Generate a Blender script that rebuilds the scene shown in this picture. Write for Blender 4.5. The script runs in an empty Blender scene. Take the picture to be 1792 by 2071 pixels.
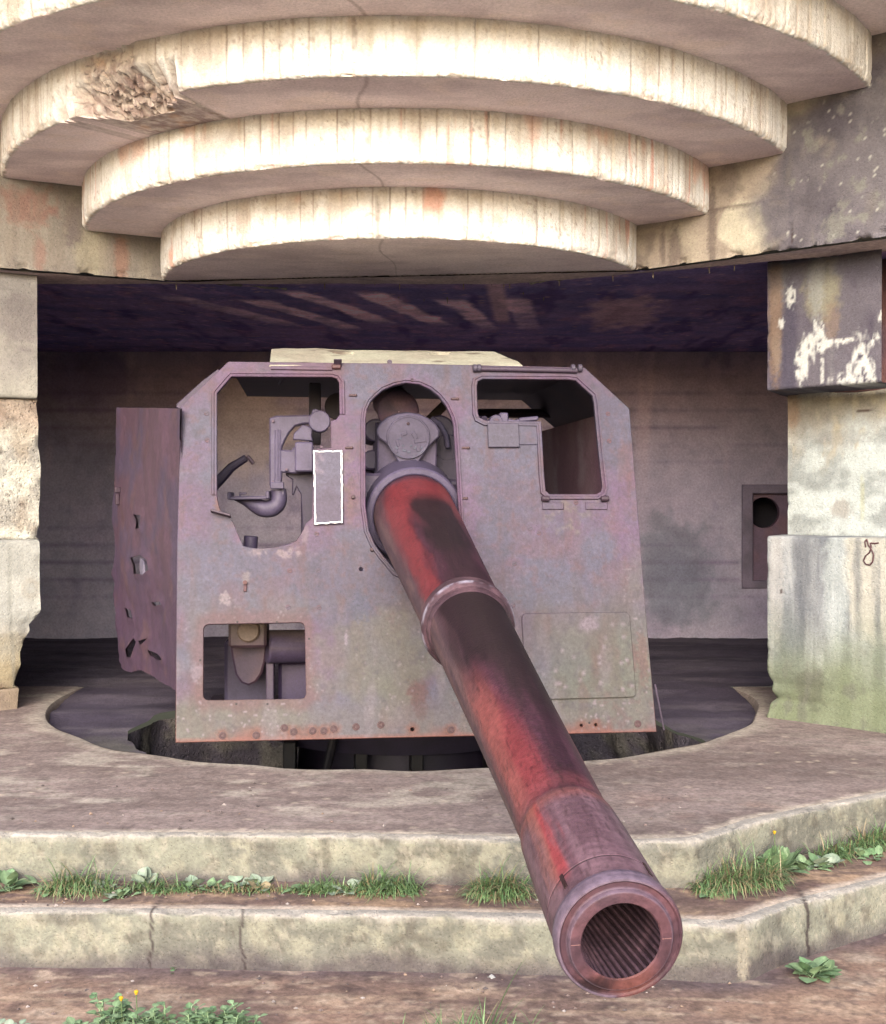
import bpy, math, random
import numpy as np
from mathutils import Vector, Matrix, geometry
random.seed(7); RS=np.random.RandomState(5)
R=math.radians
sc=bpy.context.scene
# ------------------------------------------------------------------ camera
F=2500.0; Y0=1018.0; CX=896.0; EZ=1.76          # metres: eye 1.76 m above the apron
cam=bpy.data.cameras.new('camera'); co=bpy.data.objects.new('camera',cam); sc.collection.objects.link(co)
cam.sensor_fit='HORIZONTAL'; cam.sensor_width=36.0; cam.lens=36*F/1792; cam.clip_end=500; cam.clip_start=.05
co.location=(0,0,EZ); co.rotation_euler=(R(90),0,0); cam.shift_y=-(1035.5-Y0)/1792; sc.camera=co
# ------------------------------------------------------------------ light
SUN_EL=R(25); SUN_AZ=R(188)       # from behind the camera, a little to the left
w=bpy.data.worlds.new('World'); sc.world=w; w.use_nodes=True; nt=w.node_tree; nt.nodes.clear()
sk=nt.nodes.new('ShaderNodeTexSky'); sk.sky_type='NISHITA'; sk.sun_disc=False; sk.sun_elevation=SUN_EL; sk.sun_rotation=SUN_AZ
sk.air_density=1.2; sk.dust_density=3.0
bg=nt.nodes.new('ShaderNodeBackground'); bg.inputs[1].default_value=.15
wo=nt.nodes.new('ShaderNodeOutputWorld'); nt.links.new(sk.outputs[0],bg.inputs[0]); nt.links.new(bg.outputs[0],wo.inputs[0])
sl=bpy.data.lights.new('sun','SUN'); sl.energy=1.5; sl.angle=R(45); sl.color=(1,.965,.955)
so=bpy.data.objects.new('sun',sl); sc.collection.objects.link(so)
sd=Vector((math.sin(SUN_AZ)*math.cos(SUN_EL),math.cos(SUN_AZ)*math.cos(SUN_EL),math.sin(SUN_EL)))
so.rotation_euler=sd.to_track_quat('Z','Y').to_euler(); so.location=(0,-5,10)
sc.view_settings.view_transform='Standard'; sc.view_settings.look='None'; sc.view_settings.exposure=2.1; sc.view_settings.gamma=1
# ------------------------------------------------------------------ helpers
# positions are worked out in (x right, y away, z above the eye); builders add EZ
def onz(px,py,z):  d=z*F/(Y0-py); return np.array([(px-CX)*d/F,d,z])
def ond(px,py,d):  return np.array([(px-CX)*d/F,d,(Y0-py)*d/F])
def onplane(px,py,p0,n):
    r=np.array([(px-CX)/F,1,(Y0-py)/F]); return r*(np.dot(p0,n)/np.dot(r,n))
def unit(v): v=np.array(v,float); return v/np.linalg.norm(v)
def sm(a,b,x): t=np.clip((x-a)/(b-a),0,1); return t*t*(3-2*t)
def _h(ix,iy,iz,s):
    h=(ix*374761393+iy*668265263+iz*2147483647+s*974634777)&0xffffffff
    h=((h^(h>>13))*1274126177)&0xffffffff; h=(h^(h>>16))&0xffffffff
    h=(h*2246822519)&0xffffffff; h^=h>>15
    return (h&0xffffff)/float(0xffffff)
def vn(P,s=0):
    i=np.floor(P).astype(np.int64); f=P-i; f=f*f*(3-2*f); o=0
    for a in (0,1):
        for b in (0,1):
            for c in (0,1):
                wt=(f[:,0] if a else 1-f[:,0])*(f[:,1] if b else 1-f[:,1])*(f[:,2] if c else 1-f[:,2])
                o=o+wt*_h(i[:,0]+a,i[:,1]+b,i[:,2]+c,s)
    return o
def fbm(P,sc_=1,o=4,s=0):
    sc_=np.array(sc_,float)*np.ones(3); r=0; a=1; t=0
    for k in range(o):
        r=r+a*vn(P*sc_+17.3*k,s+k*7); t+=a; a*=.55; sc_=sc_*2.03
    return r/t
def mix(A,B,t):
    A=np.asarray(A,float); B=np.asarray(B,float); t=np.asarray(t)[:,None]; return A*(1-t)+B*t
def full(P,c): return np.ones((len(P),3))*np.array(c,float)
def worley(P,f,s=0):
    P=P*f; i=np.floor(P).astype(np.int64); best=np.full(len(P),9.)
    for a in (-1,0,1):
        for b in (-1,0,1):
            for c in (-1,0,1):
                q=i+np.array([a,b,c]); c_=np.stack([_h(q[:,0],q[:,1],q[:,2],s+k*13) for k in range(3)],1)
                best=np.minimum(best,((q+c_-P)**2).sum(1))
    return np.sqrt(best)
def blob(P,C,rh,rv,s=0,soft=.35,warp=.45,wf=3.,wz=1.):
    dx=np.hypot(P[:,0]-C[0],P[:,1]-C[1])/rh; dz=(P[:,2]-C[2])/rv
    g=wf/min(rh,rv); n=(fbm(P,(g,g,g*wz),4,s)-.5)*2*warp
    q=np.sqrt(dx**2+dz**2)+n
    return 1-sm(1-soft,1+soft,q)
class MB:
    def __init__(s): s.V=[];s.Q=[];s.T=[];s.C=[];s.n=0
    def add(s,V,faces,col=None):
        V=np.asarray(V,float).reshape(-1,3); faces=np.asarray(faces,int)
        (s.Q if faces.shape[1]==4 else s.T).append(faces+s.n)
        if col is None: col=full(V,(.5,.5,.5))
        col=np.asarray(col,float)
        if col.ndim==1: col=full(V,col)
        s.V.append(V); s.C.append(col); s.n+=len(V); return s
    def addq(s,V,Qs,Ts,col):
        V=np.asarray(V,float)
        if len(Qs): s.Q.append(np.asarray(Qs,int)+s.n)
        if len(Ts): s.T.append(np.asarray(Ts,int)+s.n)
        col=np.asarray(col,float)
        if col.ndim==1: col=full(V,col)
        s.V.append(V); s.C.append(col); s.n+=len(V)
    def build(s,name,mat,parent=None,smooth=True,angle=35):
        V=np.concatenate(s.V).copy(); V[:,2]+=EZ; C=np.concatenate(s.C)
        Q=np.concatenate(s.Q) if s.Q else np.zeros((0,4),int); T=np.concatenate(s.T) if s.T else np.zeros((0,3),int)
        me=bpy.data.meshes.new(name); me.vertices.add(len(V)); me.vertices.foreach_set('co',V.ravel())
        nl=Q.size+T.size; me.loops.add(nl); me.loops.foreach_set('vertex_index',np.concatenate([Q.ravel(),T.ravel()]))
        me.polygons.add(len(Q)+len(T))
        ls=np.concatenate([np.arange(len(Q))*4,Q.size+np.arange(len(T))*3]); lt=np.concatenate([np.full(len(Q),4),np.full(len(T),3)])
        me.polygons.foreach_set('loop_start',ls); me.polygons.foreach_set('loop_total',lt)
        me.update(); me.validate()
        at=me.color_attributes.new('Col','FLOAT_COLOR','POINT')
        at.data.foreach_set('color',np.concatenate([np.clip(C,0,1),np.ones((len(C),1))],1).ravel())
        if smooth:
            me.polygons.foreach_set('use_smooth',[True]*len(me.polygons))
            try: me.set_sharp_from_angle(angle=R(angle))
            except Exception: pass
        me.materials.append(mat); o=bpy.data.objects.new(name,me); sc.collection.objects.link(o)
        if parent:
            o.parent=parent; o.matrix_parent_inverse=Matrix.Translation(parent.location).inverted()
        return o
def tag(o,label=None,cat=None,group=None,kind=None):
    if label:o['label']=label
    if cat:o['category']=cat
    if group:o['group']=group
    if kind:o['kind']=kind
    return o
def empty(name,loc,label,cat,group=None):
    o=bpy.data.objects.new(name,None); o.location=(loc[0],loc[1],loc[2]+EZ); o.empty_display_size=.2
    sc.collection.objects.link(o); return tag(o,label,cat,group)
def gridfaces(nr,nc,closed=False):
    r=np.arange(nr-1)[:,None]; c=np.arange(nc if closed else nc-1)[None,:]; c2=(c+1)%nc
    return np.stack([r*nc+c,r*nc+c2,(r+1)*nc+c2,(r+1)*nc+c],-1).reshape(-1,4)
def grid(G): # G: (nr,nc,3)
    return G.reshape(-1,3),gridfaces(G.shape[0],G.shape[1])
def inside(pts,poly):
    x,y=pts[:,0],pts[:,1]; r=np.zeros(len(pts),bool); n=len(poly)
    for i in range(n):
        x1,y1=poly[i];x2,y2=poly[(i+1)%n]
        if y1==y2: continue
        c=((y1>y)!=(y2>y))&(x<(x2-x1)*(y-y1)/(y2-y1)+x1); r^=c
    return r
def dist_seg(pts,poly,closed=True):
    n=len(poly); d=np.full(len(pts),1e9)
    for i in range(n if closed else n-1):
        a=np.array(poly[i],float);b=np.array(poly[(i+1)%n],float); ab=b-a; L=(ab**2).sum()
        if L<1e-12: continue
        t=np.clip(((pts-a)@ab)/L,0,1); d=np.minimum(d,np.hypot(*(pts-a-t[:,None]*ab).T))
    return d
def densify(poly,sp,closed=True):
    o=[];n=len(poly)
    for i in range(n if closed else n-1):
        a=np.array(poly[i],float);b=np.array(poly[(i+1)%n],float);k=max(1,int(math.ceil(np.linalg.norm(b-a)/sp)))
        for j in range(k): o.append(a+(b-a)*j/k)
    if not closed: o.append(np.array(poly[-1],float))
    return o
def cdt(outer,holes,sp):
    loops=[densify(outer,sp)]+[densify(h,sp) for h in holes]
    pts=[];edges=[];k=0
    for L in loops:
        n=len(L);pts+=[Vector(p) for p in L];edges+=[(k+i,k+(i+1)%n) for i in range(n)];k+=n
    A=np.array(outer);x0,y0=A.min(0);x1,y1=A.max(0)
    gx,gy=np.meshgrid(np.arange(x0+sp/2,x1,sp),np.arange(y0+sp/2,y1,sp*.87)); gx=gx+(np.arange(gx.shape[0])%2)[:,None]*sp/2
    g=np.stack([gx.ravel(),gy.ravel()],1)+RS.uniform(-.08,.08,(gx.size,2))*sp
    m=inside(g,outer)
    for h in holes: m&=~inside(g,h)
    g=g[m]
    for L in [outer]+holes: g=g[dist_seg(g,L)>sp*.5]
    pts+=[Vector(p) for p in g]
    v,e,f,*_=geometry.delaunay_2d_cdt(pts,edges,[],0,1e-7)
    v=np.array([tuple(p) for p in v]);f=np.array([t for t in f if len(t)==3])
    c=v[f].mean(1);m=inside(c,outer)
    for h in holes: m&=~inside(c,h)
    f=f[m]
    a=v[f[:,1]]-v[f[:,0]];b=v[f[:,2]]-v[f[:,0]];neg=(a[:,0]*b[:,1]-a[:,1]*b[:,0])<0
    f[neg]=f[neg][:,::-1]
    return v,f,loops
def roundpoly(pts,r,n=5):
    o=[];k=len(pts)
    for i in range(k):
        p=np.array(pts[i],float);a=np.array(pts[i-1],float);b=np.array(pts[(i+1)%k],float)
        rr=min(r,np.linalg.norm(a-p)*.45,np.linalg.norm(b-p)*.45)
        p0=p+unit(a-p)*rr;p1=p+unit(b-p)*rr
        for j in range(n+1):
            t=j/n;o.append((1-t)**2*p0+2*t*(1-t)*p+t*t*p1)
    return [tuple(x) for x in o]
def offset(poly,b):
    P=np.array(poly,float);n=len(P);ar=0.5*sum(P[i][0]*P[(i+1)%n][1]-P[(i+1)%n][0]*P[i][1] for i in range(n));s=1 if ar>0 else -1
    o=[]
    for i in range(n):
        e1=unit(P[i]-P[i-1]+1e-12);e2=unit(P[(i+1)%n]-P[i]+1e-12)
        n1=np.array([-e1[1],e1[0]])*s;n2=np.array([-e2[1],e2[0]])*s;m=n1+n2;q=np.dot(m,n1)
        o.append(tuple(P[i]+m*(b/max(q,.35))))
    return o
class Frame:
    def __init__(s,o,u,v,w): s.o=np.array(o,float);s.u=unit(u);s.v=unit(v);s.w=unit(w)
    def __call__(s,a,b,c=0):
        a,b,c=np.broadcast_arrays(np.asarray(a,float),b,c); return s.o+a[...,None]*s.u+b[...,None]*s.v+c[...,None]*s.w
def slab(mb,fr,outer,holes,w0,w1,sp,paint,bev=0.004,sidecol=None):
    """plate with thickness: front at w1, back at w0 (fr.w points to the front)"""
    out_i=offset(outer,bev) if bev else outer; hol_i=[offset(h,-bev) for h in holes] if bev else holes
    v,f,loops=cdt(out_i,hol_i,sp)
    W=fr(v[:,0],v[:,1],w1); mb.addq(W,[],f,paint(W))
    v2,f2,_=cdt(outer,holes,max(sp,.08)); W=fr(v2[:,0],v2[:,1],w0); mb.addq(W,[],f2[:,::-1],paint(W))
    for L0,Li in [(outer,out_i)]+list(zip(holes,hol_i)):
        A=np.array(Li);B=np.array(L0);n=len(A)
        rows=[fr(A[:,0],A[:,1],w1),fr(B[:,0],B[:,1],w1-bev),fr(B[:,0],B[:,1],w0)] if bev else [fr(A[:,0],A[:,1],w1),fr(B[:,0],B[:,1],w0)]
        G=np.array(rows);P=G.reshape(-1,3);mb.add(P,gridfaces(len(rows),n,True),paint(P))
def lathe(mb,prof,o,ax,seg,paint,up=(0,0,1),caps=False,ang=None):
    ax=unit(ax);u=unit(np.cross(up,ax));v=np.cross(ax,u)
    a=np.linspace(0,2*math.pi,seg,endpoint=False)
    pr=np.array(prof,float)
    G=np.array(o)+pr[:,0][:,None,None]*ax+pr[:,1][:,None,None]*(np.cos(a)[None,:,None]*u+np.sin(a)[None,:,None]*v)
    P=G.reshape(-1,3);mb.add(P,gridfaces(len(pr),seg,True),paint(P) if callable(paint) else paint)
    if caps:
        for r,(s_,rr) in ((0,prof[0]),(1,prof[-1])):
            C=np.array(o)+ax*s_;ring=G[0 if r==0 else -1];Pc=np.concatenate([[C],ring])
            mb.addq(Pc,[],[(0,1+i,1+(i+1)%seg) for i in range(seg)],paint(Pc) if callable(paint) else paint)
def cyl(mb,a,b,r0,r1=None,paint=(.1,.1,.1),seg=24,bev=.004,up=None):
    a=np.array(a,float);b=np.array(b,float);r1=r0 if r1 is None else r1;L=np.linalg.norm(b-a);bev=min(bev,r0*.4,L*.3)
    d=unit(b-a); up=(0,0,1) if abs(d[2])<.9 else (1,0,0)
    lathe(mb,[(0,r0-bev),(bev,r0),(L-bev,r1),(L,r1-bev)],a,b-a,seg,paint,up,True)
def box(mb,c,h,paint,ax=None,bev=.006):
    ax=np.eye(3) if ax is None else np.array([unit(q) for q in ax]);c=np.array(c,float);hx,hy,hz=h;b=min(bev,min(h)*.45)
    V=[];idx={}
    for sx in (-1,1):
        for sy in (-1,1):
            for sz in (-1,1):
                for k in range(3):
                    p=np.array([sx*hx,sy*hy,sz*hz],float)
                    for j in range(3):
                        if j!=k: p[j]-=(sx,sy,sz)[j]*b
                    idx[(sx,sy,sz,k)]=len(V);V.append(c+p@ax)
    Q=[];T=[]
    for k in range(3):
        i,j=[q for q in range(3) if q!=k]
        for s in (-1,1):
            f=[]
            for a_,b_ in ((-1,-1),(1,-1),(1,1),(-1,1)):
                t=[0,0,0];t[k]=s;t[i]=a_;t[j]=b_;f.append(idx[(*t,k)])
            Q.append(f)
    for k in range(3):
        i,j=[q for q in range(3) if q!=k]
        for a_ in (-1,1):
            for b_ in (-1,1):
                f=[]
                for s,kk in ((-1,i),(1,i),(1,j),(-1,j)):
                    t=[0,0,0];t[k]=s;t[i]=a_;t[j]=b_;f.append(idx[(*t,kk)])
                Q.append(f)
    for sx in (-1,1):
        for sy in (-1,1):
            for sz in (-1,1): T.append([idx[(sx,sy,sz,k)] for k in range(3)])
    V=np.array(V);mb.addq(V,Q,T,paint(V) if callable(paint) else paint)
def tube(mb,pts,rad,paint,seg=10,caps=True):
    P=np.array(pts,float);n=len(P);rad=np.ones(n)*rad
    T=np.gradient(P,axis=0);T/=np.linalg.norm(T,axis=1)[:,None]+1e-9
    u=unit(np.cross(T[0],(0,0,1) if abs(T[0][2])<.9 else (1,0,0)));G=[]
    a=np.linspace(0,2*math.pi,seg,endpoint=False)
    for i in range(n):
        u=unit(u-T[i]*np.dot(u,T[i]));v=np.cross(T[i],u);G.append(P[i]+rad[i]*(np.cos(a)[:,None]*u+np.sin(a)[:,None]*v))
    G=np.array(G);W=G.reshape(-1,3);mb.add(W,gridfaces(n,seg,True),paint(W) if callable(paint) else paint)
    if caps:
        for r in (0,-1):
            Pc=np.concatenate([[P[r]],G[r]]);mb.addq(Pc,[],[(0,1+i,1+(i+1)%seg) for i in range(seg)],paint(Pc) if callable(paint) else paint)
# ------------------------------------------------------------------ materials (procedural, over a baked map of wear and painted highlights in the mesh)
def material(name,rough=.9,spec=.3,metal=0.,fine=(60,.25),mid=(9,.2),bump=.5,bscale=45,bdist=.01,pits=0,trans=0,gain=(1,1,1),speck=0):
    m=bpy.data.materials.new(name);m.use_nodes=True;t=m.node_tree;N=t.nodes;L=t.links
    b=N['Principled BSDF'];b.inputs['Roughness'].default_value=rough;b.inputs['Metallic'].default_value=metal
    b.inputs['Specular IOR Level'].default_value=spec
    tc=N.new('ShaderNodeTexCoord');at=N.new('ShaderNodeAttribute');at.attribute_name='Col'
    def noise(s,d=4,r=.6):
        n=N.new('ShaderNodeTexNoise');n.inputs['Scale'].default_value=s;n.inputs['Detail'].default_value=d;n.inputs['Roughness'].default_value=r
        L.new(tc.outputs['Object'],n.inputs['Vector']);return n.outputs['Fac']
    def mul(colr,fac,amt):
        mr=N.new('ShaderNodeMapRange');mr.inputs[1].default_value=.25;mr.inputs[2].default_value=.75;mr.inputs[3].default_value=1-amt;mr.inputs[4].default_value=1+amt
        L.new(fac,mr.inputs[0]);v=N.new('ShaderNodeVectorMath');v.operation='SCALE';L.new(colr,v.inputs[0]);L.new(mr.outputs[0],v.inputs['Scale']);return v.outputs[0]
    c=at.outputs['Color'];c=mul(c,noise(*[fine[0]]),fine[1]);c=mul(c,noise(mid[0]),mid[1])
    
    if speck:
        for sc_,th,am in ((130,.62,.5),(58,.66,.35)):
            mr=N.new('ShaderNodeMapRange');mr.inputs[1].default_value=th;mr.inputs[2].default_value=th+.06;mr.inputs[3].default_value=1;mr.inputs[4].default_value=1-am*speck
            L.new(noise(sc_,3,.7),mr.inputs[0]);v=N.new('ShaderNodeVectorMath');v.operation='SCALE';L.new(c,v.inputs[0]);L.new(mr.outputs[0],v.inputs['Scale']);c=v.outputs[0]
    gv=N.new('ShaderNodeVectorMath');gv.operation='MULTIPLY';L.new(c,gv.inputs[0]);gv.inputs[1].default_value=gain;c=gv.outputs[0];L.new(c,b.inputs['Base Color'])
    if bump:
        h=noise(bscale,6,.65)
        if pits:
            vo=N.new('ShaderNodeTexVoronoi');vo.inputs['Scale'].default_value=pits;L.new(tc.outputs['Object'],vo.inputs['Vector'])
            mr=N.new('ShaderNodeMapRange');mr.inputs[1].default_value=0;mr.inputs[2].default_value=.35;mr.inputs[3].default_value=-.5;mr.inputs[4].default_value=0
            L.new(vo.outputs['Distance'],mr.inputs[0]);ad=N.new('ShaderNodeMath');ad.operation='ADD';L.new(h,ad.inputs[0]);L.new(mr.outputs[0],ad.inputs[1]);h=ad.outputs[0]
        bp=N.new('ShaderNodeBump');bp.inputs['Strength'].default_value=bump;bp.inputs['Distance'].default_value=bdist;L.new(h,bp.inputs['Height']);L.new(bp.outputs[0],b.inputs['Normal'])
    if trans:
        b.inputs['Subsurface Weight'].default_value=0
    return m
M_CON=material('weathered_concrete',.95,.2,fine=(70,.16),mid=(7,.12),bump=.55,bscale=38,bdist=.012,pits=55,gain=(.365,.375,.39),speck=1)
M_RING=material('cast_concrete',.95,.2,fine=(60,.16),mid=(7,.06),bump=.6,bscale=45,bdist=.012,pits=60,speck=.8)
M_INT=material('haze_lifted_concrete',.95,.2,fine=(50,.18),mid=(6,.15),bump=.5,bscale=38,bdist=.012,gain=(1.6,1.52,1.85),speck=.9)  # lilac gain stands in for haze lifting the interior shadows
M_CEIL=material('sooty_ceiling',.95,.2,fine=(40,.3),mid=(6,.25),bump=.7,bscale=24,bdist=.02,gain=(4.8,4.7,5.4))  # gain lifts the soot towards violet, camera haze put into the colour
M_ROCK=material('broken_concrete',.95,.2,fine=(60,.3),mid=(14,.25),bump=.9,bscale=30,bdist=.02,pits=40,gain=(.48,.48,.48),speck=1)
M_GRD=material('dirty_paving',.95,.2,fine=(48,.36),mid=(10,.25),bump=.5,bscale=60,bdist=.008,gain=(.57,.56,.57),speck=.8)
M_STEP=material('mossy_step_concrete',.95,.2,fine=(80,.2),mid=(9,.2),bump=.6,bscale=50,bdist=.01,pits=60,gain=(.33,.335,.36),speck=1)
M_FLOOR=material('dusty_floor',.95,.2,fine=(60,.25),mid=(8,.22),bump=.6,bscale=40,bdist=.012,gain=(.56,.55,.56))
M_STEEL=material('weathered_painted_steel',.62,.35,fine=(62,.30),mid=(16,.15),bump=.5,bscale=70,bdist=.004,gain=(.146,.119,.168),speck=.9)
M_CROWN=material('pale_flaking_steel',.8,.2,fine=(60,.25),mid=(14,.15),bump=.4,bscale=60,bdist=.004,gain=(.25,.25,.24))
M_BARREL=material('oxidised_gun_steel',.5,.16,fine=(60,.34),mid=(11,.18),bump=.5,bscale=80,bdist=.003,gain=(.36,.30,.35),speck=.5)
M_DARK=material('grey_machinery_paint',.6,.35,fine=(80,.2),mid=(12,.2),bump=.3,bscale=60,bdist=.004,gain=(.20,.18,.24))
M_LEAF=material('leaf',.55,.3,fine=(60,.25),mid=(20,.2),bump=.2,bscale=60,bdist=.003,gain=(.42,.40,.46))
M_WHITE=material('white_paint',.7,.3,fine=(150,.3),mid=(30,.3),bump=.3,bscale=120,bdist=.002)
# ------------------------------------------------------------------ constants of the place
PV=np.array([-.27,8.70]); ZC=1.51; RH=.289; R0=1.677; DR=.503
ZP=-1.35; ZT=-1.55; ZG=-1.764; DB=12.45
WL0=onz(325,567,ZC)[:2]; WL1=onz(0,541,ZC)[:2]; WR0=onz(1300,545,ZC)[:2]; WR1=onz(1790,478,ZC)[:2]
uL=unit(WL1-WL0); uR=unit(WR1-WR0)
def wl(t): return WL0+uL*t
def wr(t): return WR0+uR*t
nL=np.array([uL[1],-uL[0],0]); nR=np.array([uR[1],-uR[0],0])
def pL(px,py): return onplane(px,py,np.array([*WL0,0]),nL)
def pR(px,py): return onplane(px,py,np.array([*WR0,0]),nR)
# ------------------------------------------------------------------ casemate
cas=empty('concrete_casemate',(0,9,ZG),'weathered concrete gun casemate with stepped curved canopy rings over its wide opening','casemate')
CREAM=np.array((.66,.655,.67))
def bw(s,n): return s+.045*vn(np.stack([s.ravel()*5,0*s.ravel()+n,0*s.ravel()],1),77).reshape(s.shape)
def ring_paint(n):
    Rr=R0+DR*n
    def f(P):
        a=np.arctan2(P[:,0]-PV[0],PV[1]-P[:,1]); s=a*Rr; w_=.088; sb=bw(s,n); k=np.floor(sb/w_); fr=sb/w_-k
        z0=ZC+RH*n; t=(P[:,2]-z0)/RH
        S=np.stack([s,P[:,2],np.zeros(len(P))],1)
        c=full(P,CREAM)
        bv=_h(k.astype(np.int64),np.zeros(len(P),int)+n,np.zeros(len(P),int),3); c=c*(.93+.1*bv)[:,None]
        dirt=fbm(S,(7,3.5,1),5,n*11); c=mix(c,(.42,.37,.34),sm(.50,.72,dirt)*.7)
        st=fbm(S,(34,2.2,1),3,n+50); c=mix(c,(.42,.38,.34),sm(.56,.8,st)*.55)
        topd=sm(.62,1.02,t+(fbm(S,(12,6,1),3,n+9)-.5)*.5); c=mix(c,(.52,.46,.41),topd*.45)
        ln=np.minimum(fr,1-fr); lw=fbm(S,(11,4,1),3,n+70)
        c=mix(c,(.26,.21,.19),(1-sm(.02,.075,ln))*sm(.40,.66,lw)*.75)
        wst=sm(.56,.70,fbm(S,(16,1.1,1),4,n+150))*sm(.45,.6,fbm(S,(1.2,1,1),3,n+151)); c=mix(c,(.40,.34,.31),wst*.55)
        pk_=sm(.66,.72,fbm(S,(55,40,1),3,n+152))*sm(.45,.6,fbm(S,(4,4,1),3,n+153)); c=mix(c,(.30,.25,.23),pk_*.6)
        pk=sm(.60,.74,fbm(S,(5,2.4,1),4,n+90)); amt=(.75,.45,.12,.08,.05)[n]
        c=mix(c,(.55,.28,.22),pk*amt)
        if n==0: c=mix(c,(.55,.34,.30),sm(.48,.68,fbm(S,(3.2,2,1),4,31))*sm(-.5,-.9,a)*.65+0*a)
        rs=sm(.66,.78,fbm(S,(26,1.6,1),3,n+17))*sm(.5,.62,fbm(S,(3,1,1),2,n+18)); c=mix(c,(.50,.14,.08),rs*.5*(n<2))
        bs=(1-sm(.0,.2,t+(fbm(S,(9,9,1),3,n+5)-.5)*.3)); peb=fbm(S,(60,60,1),3,n+6)
        c=mix(c,(.47,.40,.34),bs*sm(.45,.62,peb)*.75)
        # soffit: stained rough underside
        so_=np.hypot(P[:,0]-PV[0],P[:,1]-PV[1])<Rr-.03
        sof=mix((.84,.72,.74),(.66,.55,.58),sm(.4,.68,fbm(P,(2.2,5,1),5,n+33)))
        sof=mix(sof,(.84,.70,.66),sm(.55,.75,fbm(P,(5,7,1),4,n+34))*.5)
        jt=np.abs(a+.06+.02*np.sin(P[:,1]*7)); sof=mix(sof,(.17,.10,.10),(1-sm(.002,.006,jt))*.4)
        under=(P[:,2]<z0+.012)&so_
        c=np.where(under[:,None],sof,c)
        jf=np.abs(a+.06)*Rr; c=mix(c,(.16,.13,.12),(1-sm(.006,.02,jf))*sm(.4,.6,fbm(P,25,2,8))*(~under)*.5)
        if n==2:
            mk=dmg(a,t); rub=mix((.56,.49,.46),(.33,.26,.25),sm(.38,.62,fbm(P,30,4,77))); rub=mix(rub,(.60,.55,.51),sm(.35,.15,worley(P,48,79))*.5); rub=mix(rub,(.26,.19,.19),sm(.52,.66,fbm(P,(10,10,10),5,82))*.8); rub=mix(rub,(.22,.14,.13),sm(.62,.8,worley(P,22,80))*.6); rub=mix(rub,(.55,.36,.25),sm(.6,.75,fbm(P,9,3,78))*.5)
            c=mix(c,rub,np.clip(mk*1.6,0,1)*(~under|(mk>.1)))
        return c
    return f
def dmg(a,t):
    d=np.degrees(a)
    e=(fbm(np.stack([d*.9,t*2.2,0*d],1),1,4,201)-.5)
    low=sm(-44,-36,d+e*9)*(1-sm(-30,-21.5,d+e*9+t*6))*(1-sm(.35,.62,t+e*.5))
    up=sm(-39.5,-37,d+e*8)*(1-sm(-31,-27.5,d+e*8))*(1-sm(.92,1.1,t+e*.3))*.5
    return np.maximum(low,up)
for n in range(5):
    Rr=R0+DR*n; z0=ZC+RH*n; a0,a1=(R(-88),R(88)); na=int((a1-a0)*Rr/(.009 if n<4 else .022)); a=np.linspace(a0,a1,na)
    prof=[(0,RH+.03)]+[(0,z) for z in np.linspace(RH,.03,27)]+[(.002,.018),(.006,.009),(.014,.003),(.026,0)]+[(r,0) for r in np.linspace(.045,1.25 if n==0 else .62,44 if n==0 else 26)]
    pr=np.array(prof); A,ri=np.meshgrid(a,pr[:,0]); zz=np.repeat(pr[:,1][:,None],na,1)
    s=A*Rr; sb=bw(s,n); k=np.floor(sb/.088).astype(np.int64); fr=sb/.088-k
    hv=_h(k,k*0+n,k*0,3); ln=np.minimum(fr,1-fr)
    Sx=np.stack([s.ravel(),zz.ravel(),ri.ravel()],1)
    fas=1-sm(0,.03,ri)
    dr_=(hv*.007+ (1-sm(.0,.09,ln))*.006)*fas
    edge=np.exp(-((ri+ zz)/.05)**2)
    chip=sm(.52,.75,fbm(Sx,(9,22,22),5,n+40).reshape(A.shape))*edge*.010+ (.8-worley(Sx,55,n+44).reshape(A.shape))*edge*.007
    band=np.exp(-(zz/.09)**2)*sm(.5,.62,fbm(Sx,(2,2,2),3,n+60).reshape(A.shape)); chip=chip+(.75-worley(Sx,40,n+45).reshape(A.shape))*band*.014*fas
    rough=(fbm(Sx,(6,6,6),4,n+41).reshape(A.shape)-.5)*.008
    rad=Rr-ri-dr_-chip-rough; z=z0+zz+(chip*.7*(ri<.1))+(1-fas)*rough*.8
    if n==2:
        t=zz/RH; mk=dmg(A.ravel(),t.ravel()).reshape(A.shape)
        mlow=dmg(A.ravel(),np.zeros(A.size)).reshape(A.shape)
        rn=(fbm(Sx,(13,17,13),4,300).reshape(A.shape)-.5); rn2=(worley(Sx,48,301).reshape(A.shape)-.5); rn=rn+(worley(Sx,19,302).reshape(A.shape)-.5)*.35
        push=.27*sm(.0,.9,mlow)*np.clip(1-t/.62,0,1)*(ri<.3)
        rad=np.minimum(rad,Rr-push*(1-ri*0)-ri*.0)+0; rad=np.where(ri>0.001,np.minimum(Rr-ri,rad),rad)
        g=np.clip(mk*1.5,0,1)*(ri<.02); rad=rad-g*(.03+rn*.07+rn2*.02); z=z+g*(rn2*.05+rn*.03)*(zz>.01)
    G=np.stack([PV[0]+np.sin(A)*rad,PV[1]-np.cos(A)*rad,z],-1)
    mb=MB();V,Fq=grid(G); cen=V[Fq].mean(1)
    lim=np.where(cen[:,0]<WL0[0],WL0[1]-(cen[:,0]-WL0[0])*(-uL[1]/uL[0]),np.where(cen[:,0]>WR0[0],WR0[1]+(cen[:,0]-WR0[0])*uR[1]/uR[0],np.interp(cen[:,0],[WL0[0],WR0[0]],[WL0[1],WR0[1]])+.02))
    Fq=Fq[(cen[:,1]<lim+.01)]; mb.add(V,Fq,ring_paint(n)(V)); mb.build('canopy_ring',M_RING,cas,angle=60)
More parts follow.
